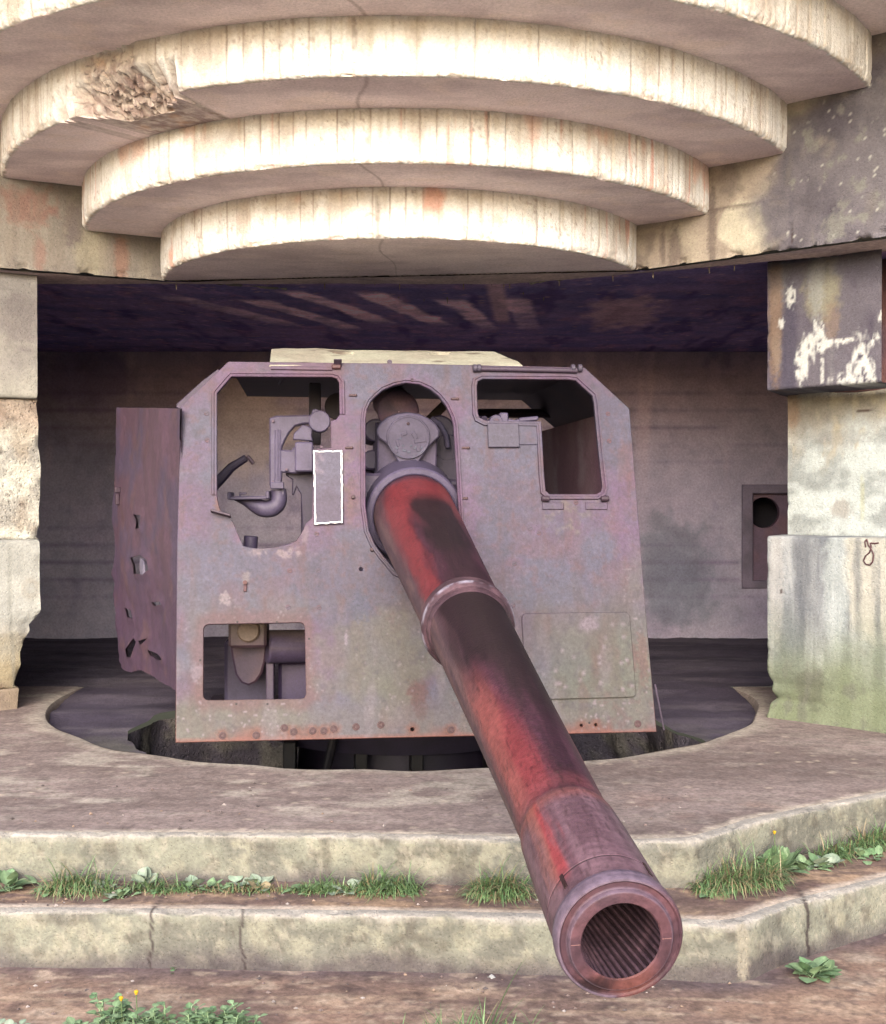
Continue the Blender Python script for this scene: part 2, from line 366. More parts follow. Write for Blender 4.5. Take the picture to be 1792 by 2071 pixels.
# roof mass above and behind
mb=MB(); box(mb,(0,11.2,3.55),(7,6.8,.58),(.5,.45,.38),bev=.03); box(mb,(0,11.3,2.3),(6.6,2.4,.75),(.4,.36,.32),bev=.03)
mb.build('roof_slab',M_CON,cas)
# wing walls
def wall_base(P,s=0):
    c=mix((.52,.47,.42),(.36,.32,.31),sm(.4,.66,fbm(P,(2.5,2.5,2),5,s))); st=fbm(P,(16,16,1.6),3,s+1)
    c=mix(c,(.24,.20,.22),sm(.56,.78,st)*.5); c=mix(c,(.62,.57,.48),sm(.58,.74,fbm(P,(7,7,5),4,s+2))*.6); return c
def paintL(P):
    c=wall_base(P,500); c=mix(c,(.58,.53,.47),.35+0*P[:,0])
    c=mix(c,(.52,.22,.18),blob(P,pL(55,420),.16,.13,1,warp=.9)*.55); c=mix(c,(.52,.24,.2),blob(P,pL(80,515),.04,.12,2)*.5)
    c=mix(c,(.52,.24,.17),blob(P,pL(245,520),.05,.16,3)*.55); c=mix(c,(.68,.62,.45),blob(P,pL(185,500),.1,.25,4)*.6)
    c=mix(c,(.26,.2,.22),blob(P,pL(150,450),.07,.15,5,warp=.8)*.6); c=mix(c,(.45,.38,.33),sm(.45,.7,fbm(P,(20,20,3),3,6))*.5)
    return c
def paintR(P):
    c=mix((.84,.74,.60),(.64,.54,.46),sm(.4,.65,fbm(P,(3,3,3),5,510)))
    c=mix(c,(.95,.88,.72),blob(P,pR(1505,455),.17,.15,7,soft=.08,warp=.15)); c=mix(c,(.36,.29,.27),sm(.6,.72,fbm(P,(5,5,5),4,512))*.6)
    for px,py,rx,rz in ((1365,512,.05,.16),(1440,470,.03,.3),(1600,470,.018,.28),(1500,415,.35,.012),(1340,500,.02,.12)):
        c=mix(c,(.25,.19,.18),blob(P,pR(px,py),rx,rz,8,warp=.6)*.7)
    q=(P-pR(1600,490))@np.array([*uR,0]); zz=P[:,2]-ZC
    e=(fbm(P,(3,3,3),5,520)-.5)*.75
    lim=.12+np.clip(zz-.35,0,9)*.78
    dk=sm(-.12,.12,q-lim*1.0+e+.27)
    dkc=mix((.15,.135,.185),(.27,.25,.30),sm(.38,.66,fbm(P,(4,4,4),5,521))); dkc=mix(dkc,(.28,.26,.24),sm(.58,.75,fbm(P,(9,9,3),4,522))*.6)
    c=mix(c,dkc,dk*.93); sp=sm(.745,.79,fbm(P,(60,60,45),3,523)); c=mix(c,(.85,.85,.80),sp*dk*.9)
    sp=sm(.60,.70,fbm(P,(13,13,11),5,524)); c=mix(c,(.42,.42,.38),sp*dk*.6)
    c=mix(c,(.09,.06,.06),blob(P,pR(1604,480),.006,.16,9,warp=.5)*.9)
    return c
def wallgrid(fn,t0,t1,z0,z1,dt,dz,off3,amp,seed):
    t=np.linspace(t0,t1,int((t1-t0)/dt)); z=np.concatenate([[z0+.0],np.arange(z0+.004,z1,dz)]); T,Z=np.meshgrid(t,z)
    P2=fn(T[...,None]); G=np.concatenate([P2,Z[...,None]],-1); V=G.reshape(-1,3)
    d=(fbm(V,(5,5,5),5,seed)-.5)*amp+ (fbm(V,(1.3,1.3,1.3),2,seed+1)-.5)*amp*1.5
    zz=(V[:,2]-z0); ch=sm(.5,.7,fbm(V,(14,14,14),3,seed+2))*np.exp(-(zz/.03)**2)*.035
    V=V+off3*(d-ch)[:,None]; V[:,2]+=ch*.5*(zz<.05)
    return V,gridfaces(*T.shape)
def fL(t): return WL0+uL*t
def fR(t): return WR0+uR*t
nLo=np.array([uL[1],-uL[0],0]); nLo*=-1 if nLo[1]>0 else 1
nRo=np.array([uR[1],-uR[0],0]); nRo*=-1 if nRo[1]>0 else 1
mb=MB();V,q=wallgrid(fL,-.9,4.2,ZC,3.1,.016,.016,nLo,.018,530);mb.add(V,q,paintL(V));mb.build('wing_wall',M_CON,cas,angle=70)['label']='pale wing wall with pink stains under the left ends of the canopy rings'
mb=MB();V,q=wallgrid(fR,-.9,3.6,ZC,3.1,.014,.014,nRo,.022,540);mb.add(V,q,paintR(V));mb.build('wing_wall',M_CON,cas,angle=70)['label']='wing wall blackened and spotted with lichen at the right'
# ceiling
def soot_edge(x): return np.interp(x,[-6,-2.7,.5,2.02,4],[8.46,8.46,8.44,7.68,6.6])
def paintC(P):
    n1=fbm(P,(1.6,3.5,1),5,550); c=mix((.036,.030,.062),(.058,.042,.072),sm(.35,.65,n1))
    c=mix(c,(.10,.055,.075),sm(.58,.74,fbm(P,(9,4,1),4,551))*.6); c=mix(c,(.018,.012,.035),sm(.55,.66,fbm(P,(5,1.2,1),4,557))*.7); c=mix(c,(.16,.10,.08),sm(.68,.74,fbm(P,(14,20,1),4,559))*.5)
    sl_=.30*(P[:,0]-.9); fan=P[:,0]+ (P[:,1]-8.6)*( -.0+ -.30*sm(1.6,-1.8,P[:,0])) # board remains fan out
    x0=P[:,0]-(P[:,1]-8.9)*np.interp(P[:,0],[-3,-1.5,0,1,3],[.62,.50,.33,.10,-.5])
    fr=np.abs(((x0+.33)/.52)%1-.5); y1=8.85+.5*vn(np.stack([np.floor((x0+.33)/.52),0*x0,0*x0],1),3); y2=y1+1.5
    m=(1-sm(.18,.28,fr+(fbm(P,(6,3,1),4,552)-.5)*.35))*(.45+.55*sm(.35,.5,fbm(P,(3,2,1),4,558)))*sm(y1-.1,y1+.1,P[:,1])*(1-sm(y2-.3,y2+.2,P[:,1]))*sm(-2.6,-1.6,x0)*(1-sm(.2,.9,x0))
    c=mix(c,(.26,.18,.175),m*(.7+.3*sm(.4,.6,n1)))
    x1=P[:,0]-(P[:,1]-9)*np.interp(P[:,0],[-3,0,3],[.95,.6,-.6]); l2=np.abs((x1/.45)%1-.5); c=mix(c,(.12,.07,.10),(1-sm(.0,.035,l2))*sm(-.6,-1.8,P[:,0])*.6)
    c=mix(c,(.15,.10,.10),(1-sm(.05,.07,np.abs(P[:,0]-.36-(P[:,1]-8.6)*.08)))*sm(8.5,8.6,P[:,1])*(1-sm(10.2,10.6,P[:,1]))*.8)
    c=mix(c,(.17,.11,.10),blob(np.stack([P[:,0],P[:,1]*0,P[:,1]*.4],1),(1.45,0,4.),.28,.35,12,warp=.8)*.6)
    e=soot_edge(P[:,0])+(fbm(P,(4,4,1),3,553)-.5)*.08
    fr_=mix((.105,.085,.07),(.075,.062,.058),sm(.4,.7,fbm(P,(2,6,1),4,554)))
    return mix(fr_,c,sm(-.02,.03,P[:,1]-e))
mb=MB()
outer=[(-1.75+uL[0]*0,WL0[1]+.06),tuple(WL0),tuple(fL(4.3)),(-6.3,DB+.3),(6.3,DB+.3),tuple(fR(4.2)),tuple(WR0),(WR0[0]-.1,WR0[1]+.1)]
outer=[(WL0[0],WL0[1]),tuple(fL(4.3)),(-6.3,DB+.3),(6.3,DB+.3),tuple(fR(4.2)),tuple(WR0)]
outer=outer[::-1]
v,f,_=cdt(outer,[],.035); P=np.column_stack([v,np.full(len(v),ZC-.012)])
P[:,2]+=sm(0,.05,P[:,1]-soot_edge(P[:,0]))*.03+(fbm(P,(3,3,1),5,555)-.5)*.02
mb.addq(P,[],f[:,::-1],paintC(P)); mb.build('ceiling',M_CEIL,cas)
mb=MB()
for i in range(46):
    x=random.uniform(-2.4,1.9); y=float(soot_edge(x))+random.uniform(0,.03) if random.random()<.85 else float(soot_edge(x))+random.uniform(.1,1.0); h=random.choice([.006,.01,.014,.02,.05])
    if not (y<8.6): h*=.8
    cyl(mb,(x,y,ZC+.01),(x+random.uniform(-.002,.002),y,ZC-h),.006,.0015,(.62,.5,.36),6)
mb.build('lime_drips',M_CON,cas)['kind']='stuff'
# back wall with board marks
def paintB(P):
    c=mix((.155,.145,.16),(.105,.10,.12),sm(.38,.66,fbm(P,(.9,1,1.2),5,560)))
    c=mix(c,(.17,.125,.14),sm(.5,1.4,P[:,2]+(fbm(P,(1.4,1,1),3,561)-.5))*.55)
    c=mix(c,(.15,.16,.16),(1-sm(-.5,.6,P[:,2]))*.45*sm(.3,.6,fbm(P,(1,1,1),3,562)))
    bl=np.abs((P[:,2]/.17)%1-.5); c=mix(c,(.09,.075,.10),(1-sm(.0,.09,bl))*sm(.34,.54,fbm(P,(1.2,1,6),4,563))*.85)
    st=fbm(P,(6,1,.7),4,564); c=mix(c,(.25,.20,.20),sm(.57,.75,st)*.5*sm(-.2,1,P[:,2])); c=mix(c,(.065,.055,.085),sm(.6,.75,fbm(P,(3.5,1,2),4,565))*.55)
    c=mix(c,(.26,.22,.16),blob(P,ond(505,850,DB),.5,.5,13,warp=.8)*.45); c=mix(c,(.055,.07,.075),blob(P,ond(1360,1160,DB),.38,.55,14,warp=.7)*.6)
    c=mix(c,(.06,.045,.09),blob(P,ond(165,760,DB),.5,.35,15,warp=.6)*.5)
    return c
hx0,hz0=ond(1500,980,DB)[0],ond(1500,980,DB)[2]; hx1=hx0+1.02; hz1=ond(1500,1190,DB)[2]
mb=MB(); fr=Frame((0,DB,0),(1,0,0),(0,0,1),(0,-1,0))
v,f,_=cdt([(-6.3,-1.45),(6.3,-1.45),(6.3,1.6),(-6.3,1.6)],[[(hx0,hz1),(hx1,hz1),(hx1,hz0),(hx0,hz0)]],.04)
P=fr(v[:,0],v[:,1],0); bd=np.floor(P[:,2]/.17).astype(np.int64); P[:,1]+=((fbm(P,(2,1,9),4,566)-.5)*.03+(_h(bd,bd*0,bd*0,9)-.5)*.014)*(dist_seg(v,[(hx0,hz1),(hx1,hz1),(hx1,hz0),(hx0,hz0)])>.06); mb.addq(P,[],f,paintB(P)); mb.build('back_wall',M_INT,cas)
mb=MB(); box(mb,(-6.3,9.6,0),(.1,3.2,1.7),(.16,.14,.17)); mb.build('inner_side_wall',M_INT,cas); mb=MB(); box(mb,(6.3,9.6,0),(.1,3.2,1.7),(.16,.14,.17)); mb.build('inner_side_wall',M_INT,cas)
# hatch with round hole
HC=np.array([.60,.55,.62])
hat=MB(); w_=.11
slab(hat,fr,[(hx0,hz1),(hx1,hz1),(hx1,hz0),(hx0,hz0)],[[(hx0+w_,hz1+.08),(hx1-w_,hz1+.08),(hx1-w_,hz0-.09),(hx0+w_,hz0-.09)]],-.06,.025,.05,lambda P:mix(HC*.9,HC*.6,sm(.4,.7,fbm(P,5,3,570))),bev=.008)
hf=hat.build('vent_hatch',M_DARK,cas); hf['label']='square steel vent frame with a round hole in the back wall'
hc=ond(1549,1037,DB); mb=MB()
slab(mb,fr,[(hx0+w_-.02,hz1+.05),(hx1-w_+.02,hz1+.05),(hx1-w_+.02,hz0-.06),(hx0+w_-.02,hz0-.06)],[[(hc[0]+.155*math.cos(q),hc[2]+.155*math.sin(q)) for q in np.linspace(0,2*math.pi,40,endpoint=False)]],-.14,-.07,.04,lambda P:mix((.42,.30,.38),(.50,.31,.33),sm(.4,.65,fbm(P,4,4,571))),bev=.004)
o=mb.build('vent_panel',M_DARK); o.parent=hf
mb=MB(); box(mb,(hc[0]+.2,DB+.8,hc[2]-.2),(.75,.03,.75),(.05,.045,.07)); 
for sx in (-1,1): box(mb,(hc[0]+.2+sx*.78,DB+.47,hc[2]-.2),(.03,.33,.8),(.05,.045,.07))
for sz in (-1,1): box(mb,(hc[0]+.2,DB+.47,hc[2]-.2+sz*.78),(.75,.33,.03),(.05,.045,.07))
mb.build('vent_shaft',M_DARK,cas)
# ------------------------------------------------------------------ jamb blocks either side of the opening
def jamb(name,z0,z1,corner,dr,back,length,edge,amp,paint,mat,seed,inset=.38,sp=.02,stones=0,maxlen_dense=1.0,label=None):
    dr=unit(dr);back=unit(back); no=np.array([dr[1],-dr[0]]); no=no if no[1]<0 else -no
    tf=np.concatenate([np.arange(0,maxlen_dense,sp),np.linspace(maxlen_dense,length,12)[0:]]); tb=-np.arange(sp,1.5,.05)[::-1]
    t=np.concatenate([tb,tf]); zr=np.concatenate([np.arange(z0+.012,z1-.012,sp),[z1-.012]])
    rows=[(z0,inset),(z0,.012),*[(z,0) for z in zr],(z1,.012),(z1,inset)]
    inw=unit(-no+0*dr)
    G=np.zeros((len(rows),len(t),3))
    for i,(z,k) in enumerate(rows):
        e=edge(z)
        for_t=np.where(t[:,None]>=0,corner+dr*np.maximum(t,0)[:,None],corner+back*(-np.minimum(t,0))[:,None])
        fall=np.exp(-np.maximum(t,0)/.25)[:,None]
        G[i,:,:2]=for_t+inw*k+dr*.6*k*(t[:,None]<0.02)*0+np.array([1,0])*e*fall; 
        if k>.1: G[i,:,:2]+=dr*0
        G[i,:,2]=z
    V=G.reshape(-1,3); isf=np.tile(t>=0,len(rows)); z=V[:,2]
    d=(fbm(V,(6,6,6),5,seed)-.5)*amp+(fbm(V,(1.6,1.6,1.6),2,seed+3)-.5)*amp
    if stones: d=d+(np.abs(fbm(V,(11,11,11),4,seed+5)-.5)*-2+.3)*stones*sm(.4,.6,fbm(V,(2,2,2),3,seed+6))
    edz=np.exp(-((z-z0)/.025)**2)+np.exp(-((z1-z)/.025)**2)+np.exp(-(np.tile(np.maximum(t,0),len(rows))/.02)**2)
    d=d-sm(.5,.75,fbm(V,(9,9,9),5,seed+8))*edz*.015
    V[:,:2]+=no*d[:,None]*isf[:,None]; V[:,0]+=d*.7*(~isf)*(1 if corner[0]<0 else -1)
    mb=MB(); mb.add(V,gridfaces(len(rows),len(t)),paint(V)); o=mb.build(name,mat,cas,angle=70)
    if label:o['label']=label
    return o
def edgefn(tab,d,ref): 
    ys=[(Y0-y)*d/F for y,_ in tab]; xs=[(x-ref)*d/F for _,x in tab]; 
    return lambda z: float(np.interp(-z,[-y for y in ys],xs))
# left
CL=ond(75,1000,8.1)[:2]; dL=8.1
lt=[(540,75),(800,76),(806,73),(812,68),(850,71),(900,72),(940,77),(1000,76),(1030,73),(1060,74),(1088,68),(1093,80),(1180,80),(1235,82),(1250,70),(1262,58),(1275,60),(1290,50),(1320,40),(1345,42),(1385,27),(1392,36),(1440,32)]
eL=edgefn(lt,dL,75); zA=(Y0-806)*dL/F; zB=(Y0-1091)*dL/F; zF=(Y0-1390)*dL/F
def plL(px,py): return onplane(px,py,np.array([*CL,0]),nL)
def pjL1(P):
    c=wall_base(P,600); c=mix(c,(.50,.48,.46),.5+0*P[:,0]); c=mix(c,(.62,.60,.52),sm(.9,.72,P[:,2])*.5); c=mix(c,(.22,.18,.20),blob(P,plL(40,650),.12,.2,21,warp=.8)*.45); return c
def pjL2(P):
    c=mix((.62,.62,.57),(.38,.37,.35),sm(.42,.62,fbm(P,(9,9,9),5,610))); c=mix(c,(.46,.38,.30),sm(.56,.7,fbm(P,(4,4,4),4,611))*.5)
    c=mix(c,(.34,.25,.20),sm(.38,.62,P[:,2]+(fbm(P,(5,5,5),3,612)-.5)*.3)*.75); c=mix(c,(.07,.05,.05),blob(P,plL(22,843),.05,.018,22,warp=.5)); 
    c=mix(c,(.12,.09,.08),sm(.70,.74,fbm(P,(17,17,17),2,613))*.7); return c
def pjL3(P):
    c=mix((.62,.62,.57),(.50,.50,.47),sm(.42,.62,fbm(P,(4,4,4),4,620))); 
    lo=1-sm(-1.02,-.72,P[:,2]+(fbm(P,(4,4,4),4,621)-.5)*.3); br=mix((.50,.42,.28),(.30,.22,.16),sm(.4,.65,fbm(P,(8,8,10),4,622))); c=mix(c,br,lo)
    c=mix(c,(.42,.38,.32),blob(P,plL(62,1190),.06,.07,23,warp=.4)*.6*(1-blob(P,plL(62,1190),.035,.04,24,warp=.3)))
    c=mix(c,(.30,.30,.27),(1-sm(.004,.012,np.abs(P[:,0]-plL(22,1200)[0])))*.5); return c
bk=(-.62,1)
jamb('jamb_block',zA,ZC+.02,CL,uL,bk,3.6,eL,.015,pjL1,M_CON,601,label='smooth upper jamb block at the left of the opening')
jamb('jamb_block',zB,zA,CL+np.array([.0,.05]),uL,bk,3.6,eL,.03,pjL2,M_ROCK,602,stones=.05,label='crumbling middle jamb block at the left with exposed stones')
jamb('jamb_block',zF,zB,CL,uL,bk,3.6,eL,.02,pjL3,M_CON,603,stones=.03,label='pale lower jamb block at the left, its corner broken away')
jamb('jamb_footing',ZP-.05,zF,CL+np.array([0,.02]),uL,bk,3.6,eL,.012,lambda P:mix((.42,.33,.25),(.32,.25,.2),sm(.4,.6,fbm(P,(6,6,6),4,630))),M_CON,604)
# right
CR=onz(1552,1450,ZP)[:2]; CR2=onz(1790,1483,ZP)[:2]; dr=unit(CR2-CR); CM=onz(1593,800,.7125)[:2]
nRp=np.array([dr[1],-dr[0],0])
def plR(px,py): return onplane(px,py,np.array([*CR,0]),nRp)
def plM(px,py): return onplane(px,py,np.array([*CM,0]),nRp)
zU=.7125; zLb=(Y0-1084)*CR[1]/F
rt=[(1084,1552),(1355,1552),(1368,1556),(1380,1564),(1395,1561),(1412,1570),(1422,1558),(1436,1555),(1450,1550)]
eR=edgefn(rt,CR[1],1552)
def pjR1(P):
    c=mix((.20,.18,.22),(.13,.11,.16),sm(.4,.62,fbm(P,(5,5,2.5),5,640))); c=mix(c,(.34,.33,.34),sm(.52,.7,fbm(P,(9,9,2),4,641))*.8)
    c=mix(c,(.42,.39,.28),blob(P,plR(1662,590),.12,.17,30,warp=.6)*.75); c=mix(c,(.36,.24,.16),blob(P,plR(1568,620),.05,.5,31,warp=.5)*.7)
    c=mix(c,(.09,.08,.13),blob(P,plR(1597,700),.055,.42,32,warp=.5)*.7); c=mix(c,(.38,.27,.2),blob(P,plR(1682,650),.05,.12,33,warp=.6)*.5); c=mix(c,(.48,.50,.52),blob(P,plR(1650,560),.05,.25,43,warp=.8)*.5); c=mix(c,(.10,.09,.12),sm(1.28,1.44,P[:,2]+(fbm(P,6,3,44)-.5)*.2)*.55)
    for px,py,rx,rz,s in ((1742,740,.05,.13,34),(1732,770,.09,.05,35),(1636,700,.035,.07,36),(1622,735,.035,.1,37),(1655,672,.03,.05,38),(1668,700,.05,.03,39),(1600,600,.022,.06,40),(1698,690,.07,.012,41),(1664,755,.008,.1,42),(1580,655,.016,.03,45),(1770,685,.02,.03,46),(1785,640,.02,.03,47)):
        c=mix(c,(.85,.86,.84),blob(P,plR(px,py),rx*1.2,rz*1.1,s,soft=.35,warp=1.2,wf=2.2,wz=.4)*sm(.25,.45,fbm(P,(40,40,25),3,47)))
    return c
def pjR2(P):
    c=mix((.68,.74,.73),(.40,.43,.43),sm(.42,.62,fbm(P,(5,5,7),5,650))); c=mix(c,(.44,.37,.29),sm(.30,.62,P[:,2]+(fbm(P,(6,6,4),4,651)-.5)*.45)*.8)
    c=mix(c,(.62,.56,.43),sm(.56,.68,fbm(P,(12,12,5),4,652))*sm(.1,.5,P[:,2])); c=mix(c,(.40,.20,.10),blob(P,plM(1602,830),.06,.1,50,warp=.5)*.5)
    c=mix(c,(.40,.36,.33),blob(P,plM(1702,1030),.07,.06,51,warp=.6)*.7); c=mix(c,(.55,.54,.25),blob(P,plM(1744,1010),.014,.14,52,warp=.4)*.4)
    c=mix(c,(.10,.05,.04),blob(P,plM(1748,831),.05,.009,53,warp=.6)*.95); c=mix(c,(.36,.35,.34),blob(P,plM(1700,885),.2,.05,54,warp=.8)*.5); return c
def pjR3(P):
    c=mix((.52,.54,.56),(.36,.38,.41),sm(.42,.60,fbm(P,(8,8,2),5,660))); 
    c=mix(c,(.64,.62,.54),blob(P,plR(1775,1160),.22,.42,60,soft=.15,warp=.3)*.85)
    c=mix(c,(.16,.18,.22),sm(.52,.66,fbm(P,(14,14,.9),4,664))*.65)
    for px,rx,s,k in ((1620,.05,61,.75),(1650,.035,62,.5),(1672,.03,63,.45),(1735,.025,64,.6),(1770,.02,65,.3)): c=mix(c,(.17,.18,.21),blob(P,plR(px,1170),rx,.42,s,soft=.6,warp=.8,wf=.8,wz=.25)*k)
    c=mix(c,(.60,.66,.66),blob(P,plR(1690,1190),.08,.4,66,warp=.5)*.6); c=mix(c,(.62,.61,.60),blob(P,plR(1570,1180),.05,.4,67,warp=.3)*.6)
    g=1-sm(-1.22,-.55,P[:,2]+(fbm(P,(3,3,3),4,661)-.5)*.45); c=mix(c,(.25,.29,.17),g*.9); c=mix(c,(.13,.13,.10),blob(P,plR(1640,1390),.1,.13,68,warp=.7)*.6)
    c=mix(c,(.20,.20,.17),sm(.58,.72,fbm(P,(14,14,8),4,662))*g*.6); c=mix(c,(.08,.05,.05),blob(P,plR(1581,1196),.012,.012,69,warp=.3)); return c
bR=(.52,1)
jamb('jamb_block',zU,ZC+.02,CR,dr,bR,float(np.linalg.norm(plR(1783,700)[:2]-CR)),lambda z:0,.012,pjR1,M_CON,605,maxlen_dense=.7,sp=.012,label='dark stained upper jamb block at the right streaked with white lime')
jamb('jamb_block',zLb-.02,zU+.02,CM,dr,bR,4,lambda z:0,.014,pjR2,M_CON,606,sp=.014,label='pale recessed middle jamb block at the right')
jamb('jamb_block',ZP-.06,zLb,CR,dr,bR,4,eR,.014,pjR3,M_CON,607,sp=.014,stones=.0,label='lower jamb block at the right with green algae and dark streaks')
jamb('jamb_block',zU-.01,ZC+.02,CM+dr*.3,dr,bR,4,lambda z:0,.014,lambda P:mix((.16,.10,.13),(.24,.12,.12),sm(.4,.6,fbm(P,(6,6,3),4,670))),M_CON,608,sp=.04)
mb=MB(); nrm=nRp if nRp[1]<0 else -nRp
sc_pts=[(1752,1107),(1750,1096),(1754,1090),(1757,1102),(1764,1112),(1768,1122),(1766,1136),(1760,1143),(1752,1141),(1747,1134),(1752,1124),(1760,1117),(1763,1106),(1761,1098),(1770,1099),(1778,1098)]
pp=[plR(*q) for q in sc_pts]; ts=np.linspace(0,len(pp)-1,60); pp=np.array(pp); sp_=np.stack([np.interp(ts,range(len(pp)),pp[:,k]) for k in range(3)],1)
tube(mb,sp_+nrm*.006,.0045,(.16,.05,.06),6); mb.build('painted_scrawl',M_DARK,cas)
# ------------------------------------------------------------------ ground, steps, platform
E1=[(-6.5,7.2),(-3.4,5.05)]+[tuple(onz(x,y,ZP)[:2]) for x,y in ((0,1688),(400,1689),(700,1690),(880,1694),(1040,1697),(1296,1703),(1400,1699),(1440,1690),(1521,1663),(1650,1635),(1792,1607))]+[(4.6,7.4)]
E2=[(-6.5,6.8),(-3.3,4.68)]+[tuple(onz(x,y,ZT)[:2]) for x,y in ((0,1843),(500,1846),(896,1851),(1086,1856),(1386,1866),(1480,1869),(1510,1864),(1596,1832),(1700,1805),(1792,1782))]+[(4.6,6.95)]
def resample(pts,ds):
    p=np.array(pts);s=np.concatenate([[0],np.cumsum(np.hypot(*np.diff(p,axis=0).T))]);t=np.arange(0,s[-1],ds);return np.stack([np.interp(t,s,p[:,0]),np.interp(t,s,p[:,1])],1)
def smooth(p,k):
    q=p.copy()
    for _ in range(k): q[1:-1]=(q[:-2]+q[1:-1]*2+q[2:])/4
    return q
def riser(path,z0,z1,paint,seed):
    p=smooth(resample(path,.009),9);tg=np.gradient(p,axis=0);tg/=np.hypot(*tg.T)[:,None];no=np.stack([tg[:,1],-tg[:,0]],1)
    prof=[(-.05,z1+.0),(-.028,z1+.0),(-.012,z1-.002),(-.004,z1-.006),(0,z1-.014)]+[(.0,z) for z in np.arange(z1-.036,z0-.03,-.013)]
    G=np.array([np.concatenate([p+no*o,np.full((len(p),1),z)],1) for o,z in prof]);V=G.reshape(-1,3)
    ed=np.exp(-((z1-V[:,2])/.03)**2); nn=np.tile(no,(len(prof),1))
    dd=(fbm(V,(5,5,5),5,seed)-.5)*.022-sm(.50,.7,fbm(V,(14,14,14),4,seed+1))*ed*.014+(fbm(V,(1.5,1.5,1.5),2,seed+2)-.5)*.03
    lock=np.repeat(np.array([0]+[1]*(len(prof)-1)),len(p))
    V[:,:2]+=nn*(dd*lock)[:,None]; V[:,2]-=sm(.5,.7,fbm(V,(10,10,10),3,seed+4))*ed*.01*lock
    mb=MB();mb.add(V,gridfaces(len(prof),len(p)),paint(V));return mb
def pal_edge(P,z1,seed):
    c=mix((.36,.36,.28),(.25,.245,.20),sm(.40,.62,fbm(P,(5,5,7),5,seed))); c=mix(c,(.46,.44,.33),sm(.52,.62,fbm(P,(13,13,15),5,seed+1))*.7); c=mix(c,(.17,.15,.12),sm(.56,.68,fbm(P,(17,17,17),5,seed+7))*.6); c=mix(c,(.52,.48,.38),sm(.62,.66,fbm(P,(30,30,30),3,seed+8))*.5)
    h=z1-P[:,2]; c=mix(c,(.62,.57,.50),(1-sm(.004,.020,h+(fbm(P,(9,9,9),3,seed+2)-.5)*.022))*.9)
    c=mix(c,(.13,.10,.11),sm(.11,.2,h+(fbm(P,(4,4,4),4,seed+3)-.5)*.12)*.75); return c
def cracks(c,P,lst):
    for C,w in lst:
        q=np.abs(P[:,0]-C[0]-(fbm(P,(1,1,13),3,int(C[0]*50)+90)-.5)*.05); c=mix(c,(.07,.05,.05),(1-sm(w*.5,w,q))*.9)
    return c
def p_r2(P): 
    c=cracks(pal_edge(P,ZT,700),P,[(onz(306,1846,ZT),.006),(onz(493,1846,ZT),.006),(onz(1633,1820,ZT),.010)])
    c=mix(c,(.52,.47,.36),blob(P,onz(1503,1866,ZT)-np.array([0,0,.1]),.03,.12,71,warp=.6)*.7)
    g=onz(1697,1804,ZT); g[2]-=.11; c=mix(c,(.50,.47,.34),blob(P,g,.03,.03,72,warp=.15)*.7); return c
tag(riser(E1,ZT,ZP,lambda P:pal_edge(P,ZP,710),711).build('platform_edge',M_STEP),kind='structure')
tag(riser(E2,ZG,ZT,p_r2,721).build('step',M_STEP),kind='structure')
# platform top: annular apron in front of the gun pit
e1s=smooth(resample(E1,.016),6)[::3]; tg=np.gradient(e1s,axis=0);tg/=np.hypot(*tg.T)[:,None]; e1i=e1s-np.stack([tg[:,1],-tg[:,0]],1)*.045
RP=2.42; aa=np.linspace(R(-100),R(100),90)
arc=[(PV[0]+RP*math.sin(q),PV[1]-RP*math.cos(q)) for q in aa]
arc=[(x+.03*math.sin(9*x+y*3)*.6,y+.02*math.sin(11*x)) for x,y in arc]
outer=[tuple(p) for p in e1i]+[(4.6,9.1)]+arc[::-1]+[(-6.5,9.1)]
v,f,_=cdt(outer,[],.03); P=np.column_stack([v,np.full(len(v),ZP)]); da=dist_seg(v,arc,False); de=dist_seg(v,e1i,False)
P[:,2]+=(fbm(P,(2.2,2.2,1),4,730)-.5)*.014*sm(0,.1,de)-np.exp(-(da/.02)**2)*.008
def pplat(P,da,de):
    c=mix((.275,.22,.21),(.19,.148,.14),sm(.36,.64,fbm(P,(1.1,2.2,1),5,731))); 
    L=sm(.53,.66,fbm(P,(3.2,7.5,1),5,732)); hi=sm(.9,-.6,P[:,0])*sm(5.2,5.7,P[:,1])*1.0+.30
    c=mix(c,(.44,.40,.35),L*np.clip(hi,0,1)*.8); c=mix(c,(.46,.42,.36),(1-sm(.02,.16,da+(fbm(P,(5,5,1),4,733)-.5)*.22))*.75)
    c=mix(c,(.34,.30,.29),sm(.55,.7,fbm(P,(9,12,1),4,739))*.2)
    c=mix(c,(.55,.49,.41),(1-sm(.01,.055,de+(fbm(P,(8,8,1),4,734)-.5)*.10))*.85)
    c=mix(c,(.22,.10,.07),sm(.56,.72,fbm(P,(2,3,1),4,735))*sm(-.5,.2,P[:,0])*sm(5.9,5.3,P[:,1])*.55)
    c=mix(c,(.10,.075,.07),sm(.58,.68,fbm(P,(26,30,1),4,745))*.35); c=mix(c,(.36,.31,.29),sm(.60,.68,fbm(P,(22,40,1),4,746))*.22); sp=sm(.80,.84,vn(P*np.array([42,42,1]),736)); c=mix(c,(.60,.52,.42),sp*.6*sm(.5,.6,vn(P*np.array([5,5,1]),737))); return c
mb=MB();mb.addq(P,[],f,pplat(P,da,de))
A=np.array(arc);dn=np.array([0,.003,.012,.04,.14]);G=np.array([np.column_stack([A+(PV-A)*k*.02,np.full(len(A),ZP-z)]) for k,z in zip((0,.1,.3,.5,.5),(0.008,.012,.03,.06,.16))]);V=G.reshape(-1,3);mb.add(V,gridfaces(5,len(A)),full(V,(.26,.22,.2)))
tag(mb.build('platform',M_GRD),kind='structure')
